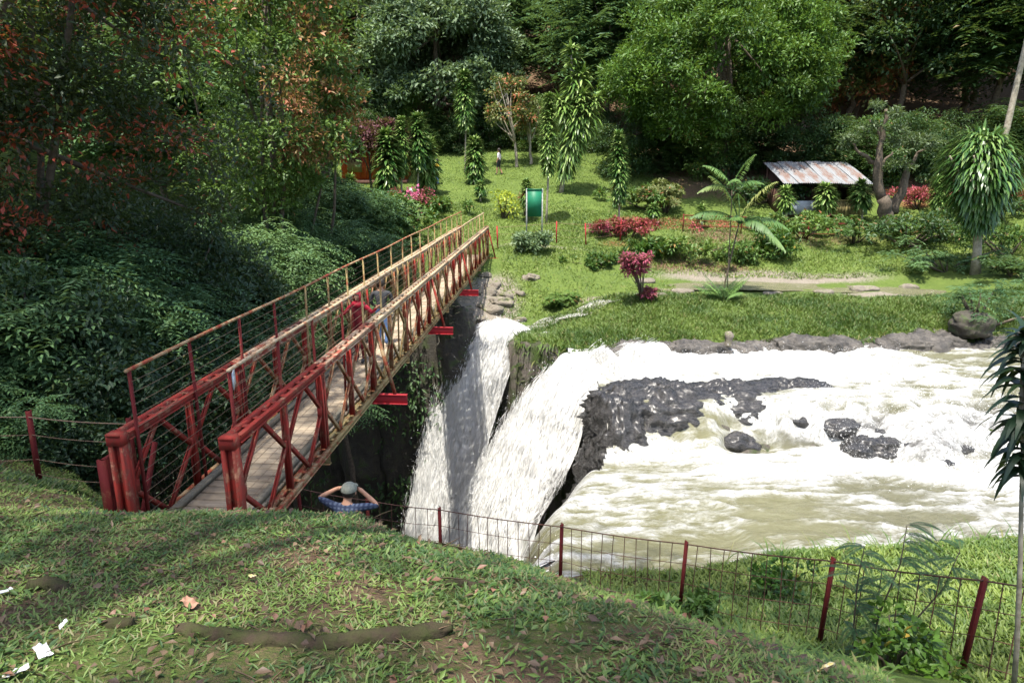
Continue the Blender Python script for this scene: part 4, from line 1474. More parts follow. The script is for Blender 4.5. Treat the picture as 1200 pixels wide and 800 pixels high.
# ---- dracaenas: columns of drooping strap leaves
def dracaena(name, label, stems, Lf, Wf, dens, mat='leaf_dracaena', bark='bark_pale', seed=0, group=None, r0=.07, bare=.35, tipt=.25, droop=1.5, taper=.35, split=False):
    """stems: list of point lists from the ground up; leaves clothe each stem above the share 'bare'"""
    rng = np.random.default_rng(seed + 900)
    root = thing(name, label, 'dracaena', stems[0][0], 0, group)
    o0 = np.array(tuple(root.location))
    b, lv = Buf(), Leaves()
    for st in stems:
        P = np.array([tuple(p) for p in st]) - o0
        q = np.linspace(0, 1, 10)
        Q = np.stack([np.interp(q, np.linspace(0, 1, len(P)), P[:, k]) for k in range(3)], 1)
        Q[0, 2] -= .15
        b.tube(Q, np.linspace(r0, r0 * .5, 10), 7)
        H = np.linalg.norm(P[-1] - P[0])
        n = int(dens * H * (1 - bare))
        s = bare + (1 - bare) * rng.random(n) ** .85
        s = np.concatenate([s, np.full(int(n * .12), 1.0)])
        n = len(s)
        C = np.stack([np.interp(s, q, Q[:, k]) for k in range(3)], 1)
        th = rng.uniform(0, 2 * np.pi, n)
        rel = (s - bare) / (1 - bare)
        el = np.where(s > .97, rng.uniform(.3, 1.35, n), .15 + .75 * rel + rng.normal(size=n) * .15)
        D = np.stack([np.cos(th) * np.cos(el), np.sin(th) * np.cos(el), np.sin(el)], 1)
        Ln = Lf * (.62 + .38 * np.sin(np.pi * np.clip(rel * .9 + .1, 0, 1))) * rng.uniform(.8, 1.15, n)
        args = (C, D, Ln, Wf * rng.uniform(.8, 1.2, n), droop * rng.uniform(.7, 1.3, n) * (1.3 - .5 * rel), rng.random(n), np.where(rng.random(n) < tipt + .25 * (rel > .85), rng.uniform(.3, 1, n), 0))
        if split:
            for i in range(n):
                Leaves().strap(*[a[i:i + 1] for a in args], 5).obj('leaf', M[mat], root)
        else:
            lv.strap(*args, 3)
    b.obj('stem', M[bark], root, True)
    if not split:
        lv.obj('crown', M[mat], root)
    return root


def column(u, vb, vt, D0=38, wpx=36, lab='', bare=.3, seed=0, lean=0, vis_base=True, dens=42, mat='leaf_dracaena'):
    g = ground(u, vb, D0)
    t = at(u + lean, vt, g.y)
    w = wpx / FPX * g.y
    Lf = w * .52
    t.z -= Lf * .5
    dracaena('dracaena', lab, [[g, g.lerp(t, .5) + Vector((w * .04, 0, 0)), t]], Lf, max(.09, Lf * .2), 6.0 * dens / max(Lf, .4), seed=seed, bare=bare, mat=mat, r0=.07, droop=1.15)


DCOL = [(452, 240, 148, 40, 'thick leafy dracaena column, leftmost of the group near the orange hut', .12, 0),
        (489, 232, 130, 34, 'taller dracaena column behind the thick pair near the orange hut', .4, 0),
        (499, 228, 158, 40, 'bright topped dracaena column right of the thick leftmost one', .12, 2),
        (545, 205, 80, 30, 'tall slim dracaena rising above the short dense one left of the walker', .5, -1),
        (556, 215, 158, 32, 'short dense dracaena column just left of the person in white', .10, 0),
        (640, 262, 108, 28, 'slim dracaena column left of the big forked one on the lawn', .42, 4),
        (725, 275, 152, 28, 'slim dracaena column at the right end of the lawn by the red bed', .35, 0),
        (470, 235, 135, 26, 'pale dracaena column half hidden between the thick ones', .35, 0)]
for k, (u, vb, vt, w, lab, bare, lean) in enumerate(DCOL):
    column(u, vb, vt, 36, w, lab, bare, k, lean)
# big forked dracaena
g = ground(657, 226, 36)
D = g.y
dracaena('dracaena', 'tall forked dracaena with a wide lower head on the lawn', [[g, at(662, 200, D), at(672, 160, D), at(670, 60, D)], [at(664, 195, D), at(674, 165, D), at(682, 112, D - .5)], [at(672, 170, D), at(684, 150, D), at(698, 116, D - .3)], [at(672, 165, D), at(662, 135, D), at(656, 118, D)], [at(672, 120, D), at(682, 88, D)]],
         1.35, .17, 100, seed=21, bare=.3, r0=.17, mat='leaf_dracaena')
# the large one at the right
g = ground(1143, 321, 26)
D = g.y
rt = thing('dracaena', 'large round headed dracaena with thick pale trunk at the right', 'dracaena', g)
rg = np.random.default_rng(77)
ax0, ax1 = np.array(tuple(at(1146, 266, D) - g)), np.array(tuple(at(1153, 158, D) - g))
b = Buf().tube([(0, 0, -.15), tuple(ax0 * .5 + [.03, 0, 0]), tuple(ax0), tuple(ax0 * .4 + ax1 * .6)], [.26, .19, .2, .12], 10)
for k in range(8):
    a = k * .785
    b.tube([tuple(ax0 * .8 + ax1 * .2), tuple(ax0 * .5 + ax1 * .5 + [.7 * math.cos(a), .7 * math.sin(a), 0]), tuple(ax0 * .2 + ax1 * .8 + [1.5 * math.cos(a), 1.5 * math.sin(a), -.1])], [.09, .07, .04], 6)
b.obj('stem', M['bark_pale'], rt, True)
n = 3200
hh = rg.random(n) ** .75
th = rg.uniform(0, 6.283, n)
R = 1.6 * np.clip(hh / .55, 0, 1) ** .65 * np.sqrt(np.clip(1 - ((hh - .55).clip(0) / .48) ** 2, 0, 1)) * (1 + .18 * np.sin(th * 3 + 1) + .1 * np.sin(th * 7))
rr = R * rg.uniform(.45, 1.0, n)
C = ax0 + (ax1 - ax0) * hh[:, None] + np.stack([np.cos(th) * rr, np.sin(th) * rr, 0 * th], 1)
el = -.35 + 1.5 * hh + rg.normal(size=n) * .25 - .25 * (rr > .8 * R)
Dd = np.stack([np.cos(th + rg.normal(size=n) * .3) * np.cos(el), np.sin(th) * np.cos(el), np.sin(el)], 1)
Leaves().strap(C, Dd, rg.uniform(.5, .85, n), rg.uniform(.08, .13, n), rg.uniform(1.3, 2.4, n), rg.random(n), np.where(rg.random(n) < .08 + .2 * (hh > .8), rg.uniform(.1, .6, n), 0), 3).obj('crown', M['leaf_dracaena'], rt)
for k, (u, vb, vt, w, lab) in enumerate([(921, 262, 216, 30, 'small dracaena in front of the shed, leftmost of three'), (968, 262, 212, 34, 'small dracaena in front of the shed, middle of three'), (1010, 262, 208, 34, 'small dracaena in front of the shed, rightmost of three'),
                                      (766, 262, 236, 22, 'small bright dracaena on the red soil terrace at its left'), (822, 268, 238, 22, 'small bright dracaena on the red soil terrace at its right'), (978, 250, 214, 18, 'thin dark dracaena between the small ones before the shed'),
                                      (617, 262, 208, 22, 'whitish dracaena beside the green board'), (563, 236, 210, 22, 'small pale dracaena at the foot of the short dense column'), (667, 210, 190, 14, 'very small dracaena beside the trunk of the forked one'),
                                      (384, 235, 184, 34, 'light green dracaena at the left edge of the garden by the hut'), (410, 245, 203, 30, 'low wide dracaena in front of the orange hut'), (1100, 262, 205, 26, 'dracaena half hidden left of the large round headed one')]):
    column(u, vb, vt, 34, w, lab, .45 if k < 9 else .2, 30 + k, 0, dens=48)
# dark strap-leaved plant close by at the right edge
bs = at(1192, 800, 5.0)
bs.z = gz(bs.x, bs.y)
t1 = at(1204, 395, 5.0)
root = dracaena('dracaena', 'dark glossy strap leaved plant on a thin stem at the right edge, close by', [[bs, at(1196, 650, 5.0), at(1198, 540, 5.0), t1], [at(1198, 480, 5.0), at(1199, 410, 5.0)]], .40, .08, 95, 'leaf_deep', 'bark_pale', 23, None, .022, .60, .03, 2.2, .1, True)


# ---- palms
def frond(lv, b, base, d, L, n, ll, lw, droop, rng, v0=.4, t=0):
    d = np.array(d, float)
    d /= np.linalg.norm(d)
    pts, c, dd = [], np.array(base, float), d.copy()
    for k in range(14):
        pts.append(c.copy())
        dd = dd + np.array([0, 0, -droop / 14])
        dd /= np.linalg.norm(dd)
        c = c + dd * L / 13
    P = np.array(pts)
    b.tube(P, np.linspace(.022, .006, 14) * L / 1.8, 5, False)
    s = np.repeat(np.linspace(.18, 1, n), 2)
    q = np.linspace(0, 1, 14)
    C = np.stack([np.interp(s, q, P[:, k]) for k in range(3)], 1)
    T = unit(np.stack([np.interp(s, q, np.gradient(P, axis=0)[:, k]) for k in range(3)], 1))
    sd = unit(np.cross(T, [[0, 0, 1.0]])) * np.where(np.arange(2 * n) % 2 == 0, 1, -1)[:, None]
    D = unit(sd + T * .65 + rng.normal(size=(2 * n, 3)) * .08 + [0, 0, -.12])
    lv.strap(C, D, ll * np.sin(np.clip(s, .05, 1) * 2.7 + .35).clip(.25, 1), lw, .8, np.clip(v0 + rng.random(2 * n) * .4, 0, 1), t, 2)


def palm(name, label, g, top, fronds, L, seed, r0=.06, ll=.5, n=26, mat='leaf_palm', shaft=True):
    rng = np.random.default_rng(seed + 40)
    root = thing(name, label, 'palm', g)
    h = np.array(tuple(Vector(top) - Vector(g)))
    if shaft:
        q = np.linspace(0, 1, 8)[:, None]
        b2 = Buf().tube(np.array([0, 0, -.1]) * (1 - q) + h * q, np.linspace(r0, r0 * .7, 8), 8)
        b2.obj('trunk', M['bark'], root, True)
    for d, k, t in fronds:
        lv, b = Leaves(), Buf()
        frond(lv, b, h if shaft else np.array([rng.normal() * .08, rng.normal() * .08, 0]), d, L * k, n, ll * k, .06 * ll / .5, 1.6 if shaft else .7, rng, .4, t)
        fr = lv.obj('frond', M[mat], root)
        b.obj('rib', M['leaf_palm'], fr)
    return root


g = ground(846, 345, 26)
D = g.y
palm('palm', 'slender palm with arching fronds at the stream edge', g, at(866, 262, D), [((-.9, 0, 1.0), 1.15, 0), ((-.35, .2, 1.6), 1.25, .2), ((.35, -.3, 1.6), 1.2, .45), ((1.0, -.3, .8), 1.1, 0), ((1.0, -.6, .3), 1.2, 0), ((.5, -.8, .6), 1.0, 0), ((-.3, -.6, .8), .8, 0), ((.1, .5, 1.3), 1.0, 0), ((.9, .5, .9), .9, 0)], 2.0, 1, .045, .55, 30)
palm('palm', 'thin companion palm stem beside the slender palm', at(852, 346, D - .3), at(858, 222, D - .3), [((-.9, .1, .7), .9, .2), ((-.5, 0, 1.2), 1.0, 0), ((.3, 0, 1.4), 1.0, 0), ((.7, -.2, .9), .8, 0), ((-.1, -.6, .9), .8, 0)], 1.7, 4, .028, .5, 24)
rg = np.random.default_rng(14)
g = ground(848, 352, 26)
palm('palm_clump', 'low bushy palm clump at the foot of the slender palm', g, g, [((math.cos(a), math.sin(a), rg.uniform(.7, 2.0)), rg.uniform(.7, 1.1), 0) for a in np.linspace(0, 6.1, 17)], 1.35, 2, .03, .36, 20, shaft=False)

# ---- coloured shrubs and flower beds
def sh(name, label, u, vb, vt, wpx, mat, seed, n=14, per=70, L=.2, W=.1, D0=26, style='round', group=None, flush=.05, cat='shrub'):
    g = ground(u, vb, D0)
    h = at(u, vt, g.y).z - g.z
    return shrub(name, label, g, wpx / FPX * g.y, max(h, .3), n, per, L, W, mat, seed, style, group, flush, cat)


# red-leaved shrub on the grass strip: thin stems with leaves bunched high
g = ground(752, 356, 25)
rt = thing('red_shrub', 'crimson leaved shrub standing alone on the grass strip', 'shrub', g)
rg = np.random.default_rng(71)
b = Buf()
cl = []
D = g.y
for k in range(16):
    c = np.array(tuple(at(748 + rg.normal() * 13, 300 + abs(rg.normal()) * 15, D + rg.normal() * .3) - g))
    cl.append((c, .26))
    b.tube([(rg.normal() * .08, rg.normal() * .08, -.1), tuple(c * [.3, .3, .5]), tuple(c)], [.025, .018, .008], 5)
for k in range(5):
    cl.append((np.array([.25 + rg.normal() * .12, rg.normal() * .1, .3 + .3 * rg.random()]), .16))
b.obj('stem', M['bark'], rt)
foliage(rg, cl, 75, .19, .085, 'round', .25).obj('crown', M['leaf_pink'], rt)
sh('red_shrub', 'low spreading crimson bed beside the slim dracaena at the lawn end', 738, 276, 256, 56, 'leaf_crimson', 1, 26, 70, .2, .09, 34)
sh('red_shrub', 'crimson bushes behind the gnarled tree right of the shed', 1076, 244, 222, 46, 'leaf_crimson', 2, 20, 70, .2, .09, 34)
sh('red_shrub', 'small red bush at the far right under the forest', 1196, 246, 222, 26, 'leaf_crimson', 3, 10, 60, .2, .09, 34)
sh('red_shrub', 'dusky pink bush at the left end of the crimson bed', 706, 278, 262, 22, 'leaf_pink', 4, 10, 60, .18, .08, 34)
sh('yellow_shrub', 'bright yellow green shrub on the lawn near the bridge end', 590, 256, 222, 20, 'leaf_yellow', 5, 9, 34, .24, .1, 34)
sh('red_shrub', 'reddish cordyline at the left of the green board', 615, 254, 228, 14, 'leaf_crimson', 6, 6, 40, .3, .07, 34)
sh('flower_bush', 'bush with pink flowers at the left of the bridge end', 492, 250, 222, 30, 'leaf_pink', 7, 10, 50, .2, .1, 34)
g = ground(486, 246, 34)
rg = np.random.default_rng(72)
n = 60
fl = Leaves().rhomb(rg.normal(size=(n, 3)) * [.35, .3, .2] + [0, -.4, .9], rdirs(rg, n), rdirs(rg, n), .2, .2, rg.random(n), np.where(rg.random(n) < .25, 1, 0))
rt = thing('flowers', 'pink blossoms beside the left rail of the bridge end', 'flowers', g)
fl.obj('blossom', M['flower'], rt)
Buf().tube([(0, -.4, -.1), (0, -.4, .8)], [.03, .01], 5).obj('stem', M['bark'], rt)
for k, (u, vb, vt, w, mt, lab, st) in enumerate([
    (622, 294, 272, 26, 'leaf_grey', 'pale shrub below the green board', 'round'),
    (780, 250, 214, 46, 'leaf_olive', 'yellowish shrub on the terrace under the broad glossy tree', 'rosette'),
    (765, 246, 220, 44, 'leaf_mid', 'dark low shrub at the top of the red soil terrace', 'round'),
    (800, 302, 278, 50, 'leaf_mid', 'leafy shrub hanging over the earth bank below the terrace', 'round'),
    (768, 300, 282, 40, 'leaf_lime', 'low green shrub on the bank left of the palm', 'round'),
    (862, 306, 286, 36, 'leaf_mid', 'shrub on the earth bank behind the palm stem', 'round'),
    (905, 300, 268, 30, 'leaf_lime', 'yellow green shrub on the edge of the eroded bank', 'round'),
    (940, 278, 252, 60, 'leaf_mid', 'shrub row below the shed at its left', 'round'),
    (1000, 285, 255, 60, 'leaf_mid', 'shrub row below the shed at its right', 'rosette'),
    (1060, 290, 250, 80, 'leaf_dark', 'dark shrub round the foot of the gnarled tree', 'round'),
    (1100, 282, 246, 70, 'leaf_mid', 'shrub between the gnarled tree and the large dracaena', 'feather'),
    (1110, 318, 285, 80, 'leaf_feather', 'low ferny shrub left of the large dracaena trunk', 'feather'),
    (1180, 300, 258, 80, 'leaf_mid', 'shrub behind the large dracaena trunk at its right', 'round'),
    (1190, 325, 295, 60, 'leaf_dark', 'dark fern at the right edge above the grass strip', 'feather'),
    (1142, 384, 320, 74, 'leaf_feather', 'dense dark ferny bush at the right end of the grass strip', 'feather'),
    (330, 225, 188, 70, 'leaf_feather', 'pale green bush at the left edge of the garden', 'round'),
    (355, 240, 215, 50, 'leaf_lime', 'light green low bush left of the garden dracaenas', 'round'),
    (460, 262, 232, 60, 'leaf_lime', 'light green bush on the bank left of the bridge end', 'round'),
    (510, 248, 232, 40, 'leaf_mid', 'low bush beside the far end of the left bridge rail', 'round'),
    (1150, 262, 232, 50, 'leaf_dark', 'dark shrub under the forest at the right', 'round'),
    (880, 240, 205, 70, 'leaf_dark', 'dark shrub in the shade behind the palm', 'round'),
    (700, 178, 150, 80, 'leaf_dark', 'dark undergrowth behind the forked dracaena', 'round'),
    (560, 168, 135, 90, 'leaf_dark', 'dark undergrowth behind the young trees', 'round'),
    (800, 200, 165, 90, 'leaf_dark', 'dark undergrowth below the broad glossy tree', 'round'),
    (655, 360, 342, 24, 'leaf_mid', 'tufted plant beside the rill above the narrow waterfall', 'feather'),
    (700, 312, 300, 30, 'leaf_mid', 'low green plant at the edge of the earth bank', 'round')]):
    g = ground(u, vb, 25)
    f = g.y / 34
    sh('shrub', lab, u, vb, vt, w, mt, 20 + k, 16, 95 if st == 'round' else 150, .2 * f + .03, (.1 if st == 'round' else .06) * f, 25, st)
# leafless red stems by the cordyline
# feathery mimosa by the near fence
def mimosa():
    rng = np.random.default_rng(81)
    g = at(1010, 790, 6.0)
    g.z = gz(g.x, g.y)
    root = thing('mimosa', 'feathery leaved mimosa sapling leaning over the wire fence', 'shrub', g)
    lv, b = Leaves(), Buf()
    D = 6.0
    stems = [[(1010, 800), (1030, 720), (1055, 660), (1063, 615)], [(1012, 800), (1060, 740), (1105, 690), (1125, 645)], [(1005, 800), (1000, 740), (1005, 680), (1013, 640)], [(1015, 800), (1050, 770), (1085, 740)]]
    for st in stems:
        P = np.array([tuple(at(u, v, D + rng.normal() * .05) - g) for u, v in st])
        b.tube(P, np.linspace(.012, .004, len(P)), 5)
        q = np.linspace(0, 1, len(P))
        for k in range(13):
            s = .15 + .85 * k / 12
            c = np.array([np.interp(s, q, P[:, j]) for j in range(3)])
            a = rng.uniform(0, 6.28)
            d = np.array([math.cos(a) * 1.0, math.sin(a) * .7, .25 + .3 * rng.random()])
            for pn in (-.35, .35):
                dd = d + np.cross(d, [0, 0, 1]) * pn
                Lr = rng.uniform(.26, .42)
                pts, cc, d3 = [], c.copy(), dd / np.linalg.norm(dd)
                for j in range(9):
                    pts.append(cc.copy())
                    d3 = d3 + np.array([0, 0, -.16])
                    d3 /= np.linalg.norm(d3)
                    cc = cc + d3 * Lr / 8
                R = np.array(pts)
                b.tube(R, .002, 3, False)
                m = 26
                ss = np.repeat(np.linspace(.08, 1, m), 2)
                qq = np.linspace(0, 1, 9)
                C = np.stack([np.interp(ss, qq, R[:, j]) for j in range(3)], 1)
                T = unit(np.stack([np.interp(ss, qq, np.gradient(R, axis=0)[:, j]) for j in range(3)], 1))
                sd = unit(np.cross(T, [[0, 0, 1.0]])) * np.where(np.arange(2 * m) % 2 == 0, 1, -1)[:, None]
                lv.rhomb(C, unit(sd + T * .5), np.tile([[0, 0, 1.0]], (2 * m, 1)), .055 * np.sin(ss * 2.6 + .4).clip(.3, 1), .012, rng.random(2 * m) * .6 + .2, 0, .1)
    b.obj('stem', M['bark'], root)
    lv.obj('crown', M['leaf_feather'], root)


mimosa()
for k, (u, v, D, w, h, lab) in enumerate([(820, 690, 7.5, .55, .4, 'small leafy weed at the foot of the second fence post from the right, river side'), (1045, 770, 5.6, .6, .5, 'light green leafy weed below the mimosa at the fence'), (760, 700, 6.8, .5, .3, 'leafy weed on the bank edge before the fence'), (900, 665, 9.2, .9, .55, 'dark leaved weed on the river bank beyond the fence')]):
    c = at(u, v, D)
    shrub('weed', lab, (c.x, c.y, gz(c.x, c.y)), w, h, 9, 40, .10, .06, 'leaf_lime' if k % 2 else 'leaf_mid', 200 + k, cat='weed')


# ------------------------------------------------------------------ grass (nobody could count it)
def grass(name, label, xy, z, L, W, mat, seed, dry=0.1, spread=.9, droop=.6, strap=False, lie=False):
    rng = np.random.default_rng(seed)
    n = len(xy)
    P = np.c_[xy, z]
    th = rng.uniform(0, 6.28, n)
    D = np.stack([np.cos(th) * spread, np.sin(th) * spread, rng.uniform(.08, .75, n) if lie else rng.uniform(.35, 1.1, n)], 1)
    lv = Leaves()
    L = np.broadcast_to(L, (n,))
    Ls, Ws = L * rng.uniform(.55, 1.35, n), W * rng.uniform(.7, 1.3, n)
    v = np.clip(.5 + (fbm(P, .8, 3, seed) - .5) * 2.6 + rng.normal(size=n) * .25, 0, 1)
    t = np.where(rng.random(n) < dry, rng.uniform(.4, 1, n), 0)
    if strap:
        lv.strap(P, D, Ls, Ws, droop, v, t, 2)
    else:
        lv.rhomb(P, D, np.tile([[0, 0, 1.0]], (n, 1)) + rng.normal(size=(n, 3)) * .3, Ls, Ws, v, t, .15)
    o = lv.obj(name, M[mat])
    return tag(o, label, 'grass', kind='stuff')


def scatter(n, x0, x1, y0, y1, seed, dens):
    rng = np.random.default_rng(seed)
    x, y = rng.uniform(x0, x1, n), rng.uniform(y0, y1, n)
    k = rng.random(n) < dens(x, y, np.stack([x, y, 0 * x], 1))
    x, y = x[k], y[k]
    return np.c_[x, y], height(x, y)


# foreground turf
def d1(x, y, p):
    a = fbm(p, 1.3, 4, 3)
    m = sstep(.36, .56, a + .10 * (x < -2.5) * (y > 4) - .05 * (y < 4))
    edge = (x < 2.0 + .55 * (y - 3)) & (y > 2.0)
    vis = np.clip(1.35 - .07 * y, .4, 1)
    return (.22 + .78 * m) * edge * vis


xy, z = scatter(240000, -8.5, 4.2, 2.0, 10.2, 1, d1)
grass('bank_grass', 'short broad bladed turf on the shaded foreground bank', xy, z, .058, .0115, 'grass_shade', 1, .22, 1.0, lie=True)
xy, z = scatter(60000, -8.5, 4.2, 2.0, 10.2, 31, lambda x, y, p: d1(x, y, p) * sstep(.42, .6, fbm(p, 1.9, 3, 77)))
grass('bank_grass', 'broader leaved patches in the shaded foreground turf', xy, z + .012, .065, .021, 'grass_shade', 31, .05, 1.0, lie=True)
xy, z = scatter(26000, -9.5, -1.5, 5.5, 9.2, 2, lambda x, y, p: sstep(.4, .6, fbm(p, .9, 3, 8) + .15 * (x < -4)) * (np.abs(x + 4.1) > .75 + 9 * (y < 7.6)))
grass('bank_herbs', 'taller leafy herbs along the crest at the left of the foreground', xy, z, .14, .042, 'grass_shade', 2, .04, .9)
xy, z = scatter(9000, -2.2, 2.9, 4.5, 9.5, 12, lambda x, y, p: sstep(.38, .6, fbm(p, 1.1, 3, 18)) * (np.abs(y - (8.6 - 1.15 * x)) < 2.6))
grass('edge_grass', 'longer grass hanging over the bank edge before the fence', xy, z, .20, .02, 'grass_sun', 12, .08, .7, .9, True)
# sunny river bank beyond the fence
xy, z = scatter(62000, 1.2, 13, 5.0, 12.2, 3, lambda x, y, p: ((y > 10.2 - 1.25 * x) & (y < np.interp(x, YN[:, 0], YN[:, 1]) + .5)) * 1.0)
grass('river_bank_grass', 'bright green sunlit grass on the river bank beyond the fence', xy, z, .12, .028, 'grass_sun', 3, .03, .9)
xy, z = scatter(700, 2, 11, 10.0, 12.0, 13, lambda x, y, p: (np.abs(y - np.interp(x, YN[:, 0], YN[:, 1])) < .5) * sstep(.45, .6, fbm(p, 1.5, 2, 5)))
grass('river_bank_grass', 'tall tufts at the waterside edge of the near river bank', xy, z, .5, .022, 'grass_sun', 13, .1, .5, .8, True)


# long grass on the strip between river and stream
def strip(x, y, p):
    yf = np.interp(x, YF[:, 0], YF[:, 1])
    top = np.interp(x, [.3, 2, 5, 10, 20, 40], [28.2, 29.8, 30.4, 30.3, 30, 30])
    return ((y > yf - .45) & (y < top) & (x > .2)) * (.5 + .5 * sstep(.3, .55, fbm(p, .8, 3, 19)))


xy, z = scatter(95000, .2, 26, 24.0, 31, 4, strip)
grass('strip_grass', 'long fresh grass covering the strip between river and stream', xy, z, .20 * (.6 + .9 * fbm(np.c_[xy, z], .9, 3, 91)), .028, 'grass_sun', 4, .08, .6, .9)
xy, z = scatter(16000, .2, 22, 23.8, 27, 5, lambda x, y, p: (np.abs(y - np.interp(x, YF[:, 0], YF[:, 1])) < .55) * sstep(.3, .5, fbm(p, .7, 3, 29)))
grass('strip_grass', 'grass hanging over the river edge of the strip', xy, z, .42, .04, 'grass_sun', 5, .14, .8, 1.6, True)
# far bank
xy, z = scatter(95000, -6, 32, 28, 44, 6, lambda x, y, p: ((y > 34.2) | (x < 7.5) & (y > 29.3 - .25 * x.clip(-9, 5))) * (.3 + .7 * sstep(.30, .52, fbm(p, .45, 4, 39))) * (1 - .9 * (np.abs(x + 1.5) < 1.2) * (y < 38) * (x < -.5)))
grass('far_bank_grass', 'rough grass on the far bank below the garden', xy, z, .16, .04, 'grass_sun', 6, .05, .7)
xy, z = scatter(100000, -14, 18, 36, 62, 7, lambda x, y, p: .35 + .65 * sstep(.35, .6, fbm(p, .5, 3, 49)))
grass('lawn_grass', 'short mown grass of the sloping garden lawn', xy, z, .09, .045, 'grass_sun', 7, .015, .8)
# creepers on the gorge cliff
rg = np.random.default_rng(15)
n = 9000
x = rg.uniform(-16, 0.6, n)
zc = rg.uniform(-11, -.8, n)
yc = np.interp(x, YF[:, 0], YF[:, 1]) - 1.35 - 90 * (x > -2.6) + rg.normal(size=n) * .35 - .35 * np.clip((-1 - zc) / 7, 0, 1)
p = np.stack([x, yc, zc], 1)
k = rg.random(n) < sstep(.45, .6, fbm(p, .55, 3, 59))
p = p[k & (x < -2.6)]
n = len(p)
lv = Leaves().rhomb(p, unit(np.array([[0, -1, -.5]]) + rg.normal(size=(n, 3)) * .6), unit(np.array([[0, -.6, 1.0]]) + rg.normal(size=(n, 3)) * .3), rg.uniform(.15, .4, n), .1, rg.random(n), 0)
tag(lv.obj('cliff_ferns', M['leaf_dark']), 'ferns and creepers clinging to the gorge cliff', 'ferns', kind='stuff')
# fallen leaves and twigs
rg = np.random.default_rng(16)
n = 1500
x, y = rg.uniform(-7, 2.2, n), rg.uniform(2.3, 7.5, n)
P = np.stack([x, y, height(x, y) + .03 + .02 * rg.random(n)], 1)
lv = Leaves().rhomb(P, unit(rg.normal(size=(n, 3)) * [1, 1, .25]), np.tile([[0, 0, 1.0]], (n, 1)) + rg.normal(size=(n, 3)) * .4, rg.uniform(.03, .085, n), rg.uniform(.018, .045, n), rg.random(n), np.where(rg.random(n) < .12, 1, 0))
k = 300
x, y = rg.uniform(-7, 2.2, k), rg.uniform(2.3, 6.5, k)
P = np.stack([x, y, height(x, y) + .035], 1)
lv.rhomb(P, unit(rg.normal(size=(k, 3)) * [1, 1, .1]), np.tile([[0, 0, 1.0]], (k, 1)), rg.uniform(.1, .3, k), .007, rg.random(k), 0)
tag(lv.obj('leaf_litter', M['leaf_dry']), 'dry fallen leaves and twigs strewn over the foreground turf', 'leaf litter', kind='stuff')
# ------------------------------------------------------------------ buildings
g = ground(962, 258, 34)
D = max(g.y, 42.5)
A, B_ = at(914, 252, D), at(1008, 252, D)
zb = min(A.z, B_.z) - .1
W = B_.x - A.x
shed = thing('shed', 'small shed with rusty corrugated iron roof below the forest', 'shed', (A.x, D, zb))
top = at(960, 217, D).z - zb
back = at(960, 194, D + 3.2).z - zb
for x, y, h in ((.05, 0, top), (W / 2, 0, top), (W - .05, 0, top), (.05, 3, back - .1), (W - .05, 3, back - .1)):
    o = Buf().box((0, 0, h / 2 - .3), (.1, .1, h + .55)).obj('post', M['hut_dark'], shed)
    o.location = (x, y, 0)
Buf().box((W / 2, 3.05, back / 2), (W, .06, back - .2)).obj('back_wall', M['hut_dark'], shed)
for x in (0.02, W - .02):
    Buf().box((x, 1.6, (top) / 2 - .1), (.05, 2.9, top - .3)).obj('side_wall', M['hut_dark'], shed)
Buf().box((W * .29, -.06, .55), (W * .56, .05, .85)).obj('blue_counter_panel', M['wall_blue'], shed)
for k in range(9):
    o = Buf().box((0, 0, 0), (W * .036, .04, 1.0)).obj('bamboo_slat', M['bamboo'], shed)
    o.location = (W * .66 + k * W * .04, -.06, .5 + .02 * (k % 3))
Buf().box((W * .82, -.1, 1.0), (W * .36, .08, .07)).obj('bamboo_rail', M['bamboo'], shed)
Buf().box((W / 2, 1.5, .1), (W, 3, .12)).obj('floor', M['hut_dark'], shed)
# corrugated sheets: six, lapped
ns = 6
for k in range(ns):
    sw = (W + .4) / ns
    m = 40
    x = np.linspace(0, sw * 1.03, m)
    q = np.linspace(0, 1, 6)
    X, Qy = np.meshgrid(x, q)
    Zc = .03 * np.sin(X / sw * 2 * np.pi * 8)
    V = np.stack([X, -.5 + 3.9 * Qy, (top + .12) + (back - top + .1) * Qy + Zc + .03 * np.sin(Qy * 5 + k)], -1).reshape(-1, 3)
    V2 = V - [0, 0, .012]
    i = (np.arange(5)[:, None] * m + np.arange(m - 1)[None]).ravel()
    F = np.stack([i, i + 1, i + 1 + m, i + m], 1)
    F2 = F[:, ::-1] + len(V)
    o = link('roof_sheet', mesh('roof_sheet', np.concatenate([V, V2]), [np.concatenate([F, F2])], M['rusty_sheet'], smooth=True), shed)
    o.location = (-.15 + k * sw, rng.normal() * .06, .012 * (k % 2))
    o.rotation_euler = (rng.normal() * .006, rng.normal() * .006, rng.normal() * .01)
g = ground(420, 218, 36)
D = 49.0
A, B_ = at(401, 212, D), at(474, 212, D)
zb = A.z - .3
W = B_.x - A.x
hut = thing('hut', 'orange painted wooden hut half hidden by dracaenas', 'hut', (A.x, D, zb))
H = at(440, 168, D).z - zb
for k in range(10):
    o = Buf().box((0, 0, 0), (W / 10 - .02, .06, H - .5)).obj('wall_board', M['hut_orange'], hut)
    o.location = ((k + .5) * W / 10, .01 * (k % 2), (H - .5) / 2 + .4)
for x in (0, W):
    Buf().box((x, 1.6, H / 2 + .1), (.08, 3.0, H - .4)).obj('side_wall', M['hut_orange'], hut)
Buf().box((W * .22, -.09, 1.35), (1.0, .06, .95)).obj('window_panel', M['bamboo'], hut)
for dx in (-.54, .54):
    Buf().box((W * .22 + dx, -.1, 1.35), (.08, .09, 1.1)).obj('window_frame', M['hut_orange'], hut)
Buf().box((W * .75, -.06, 1.0), (.9, .06, 1.9)).obj('door', M['hut_dark'], hut)
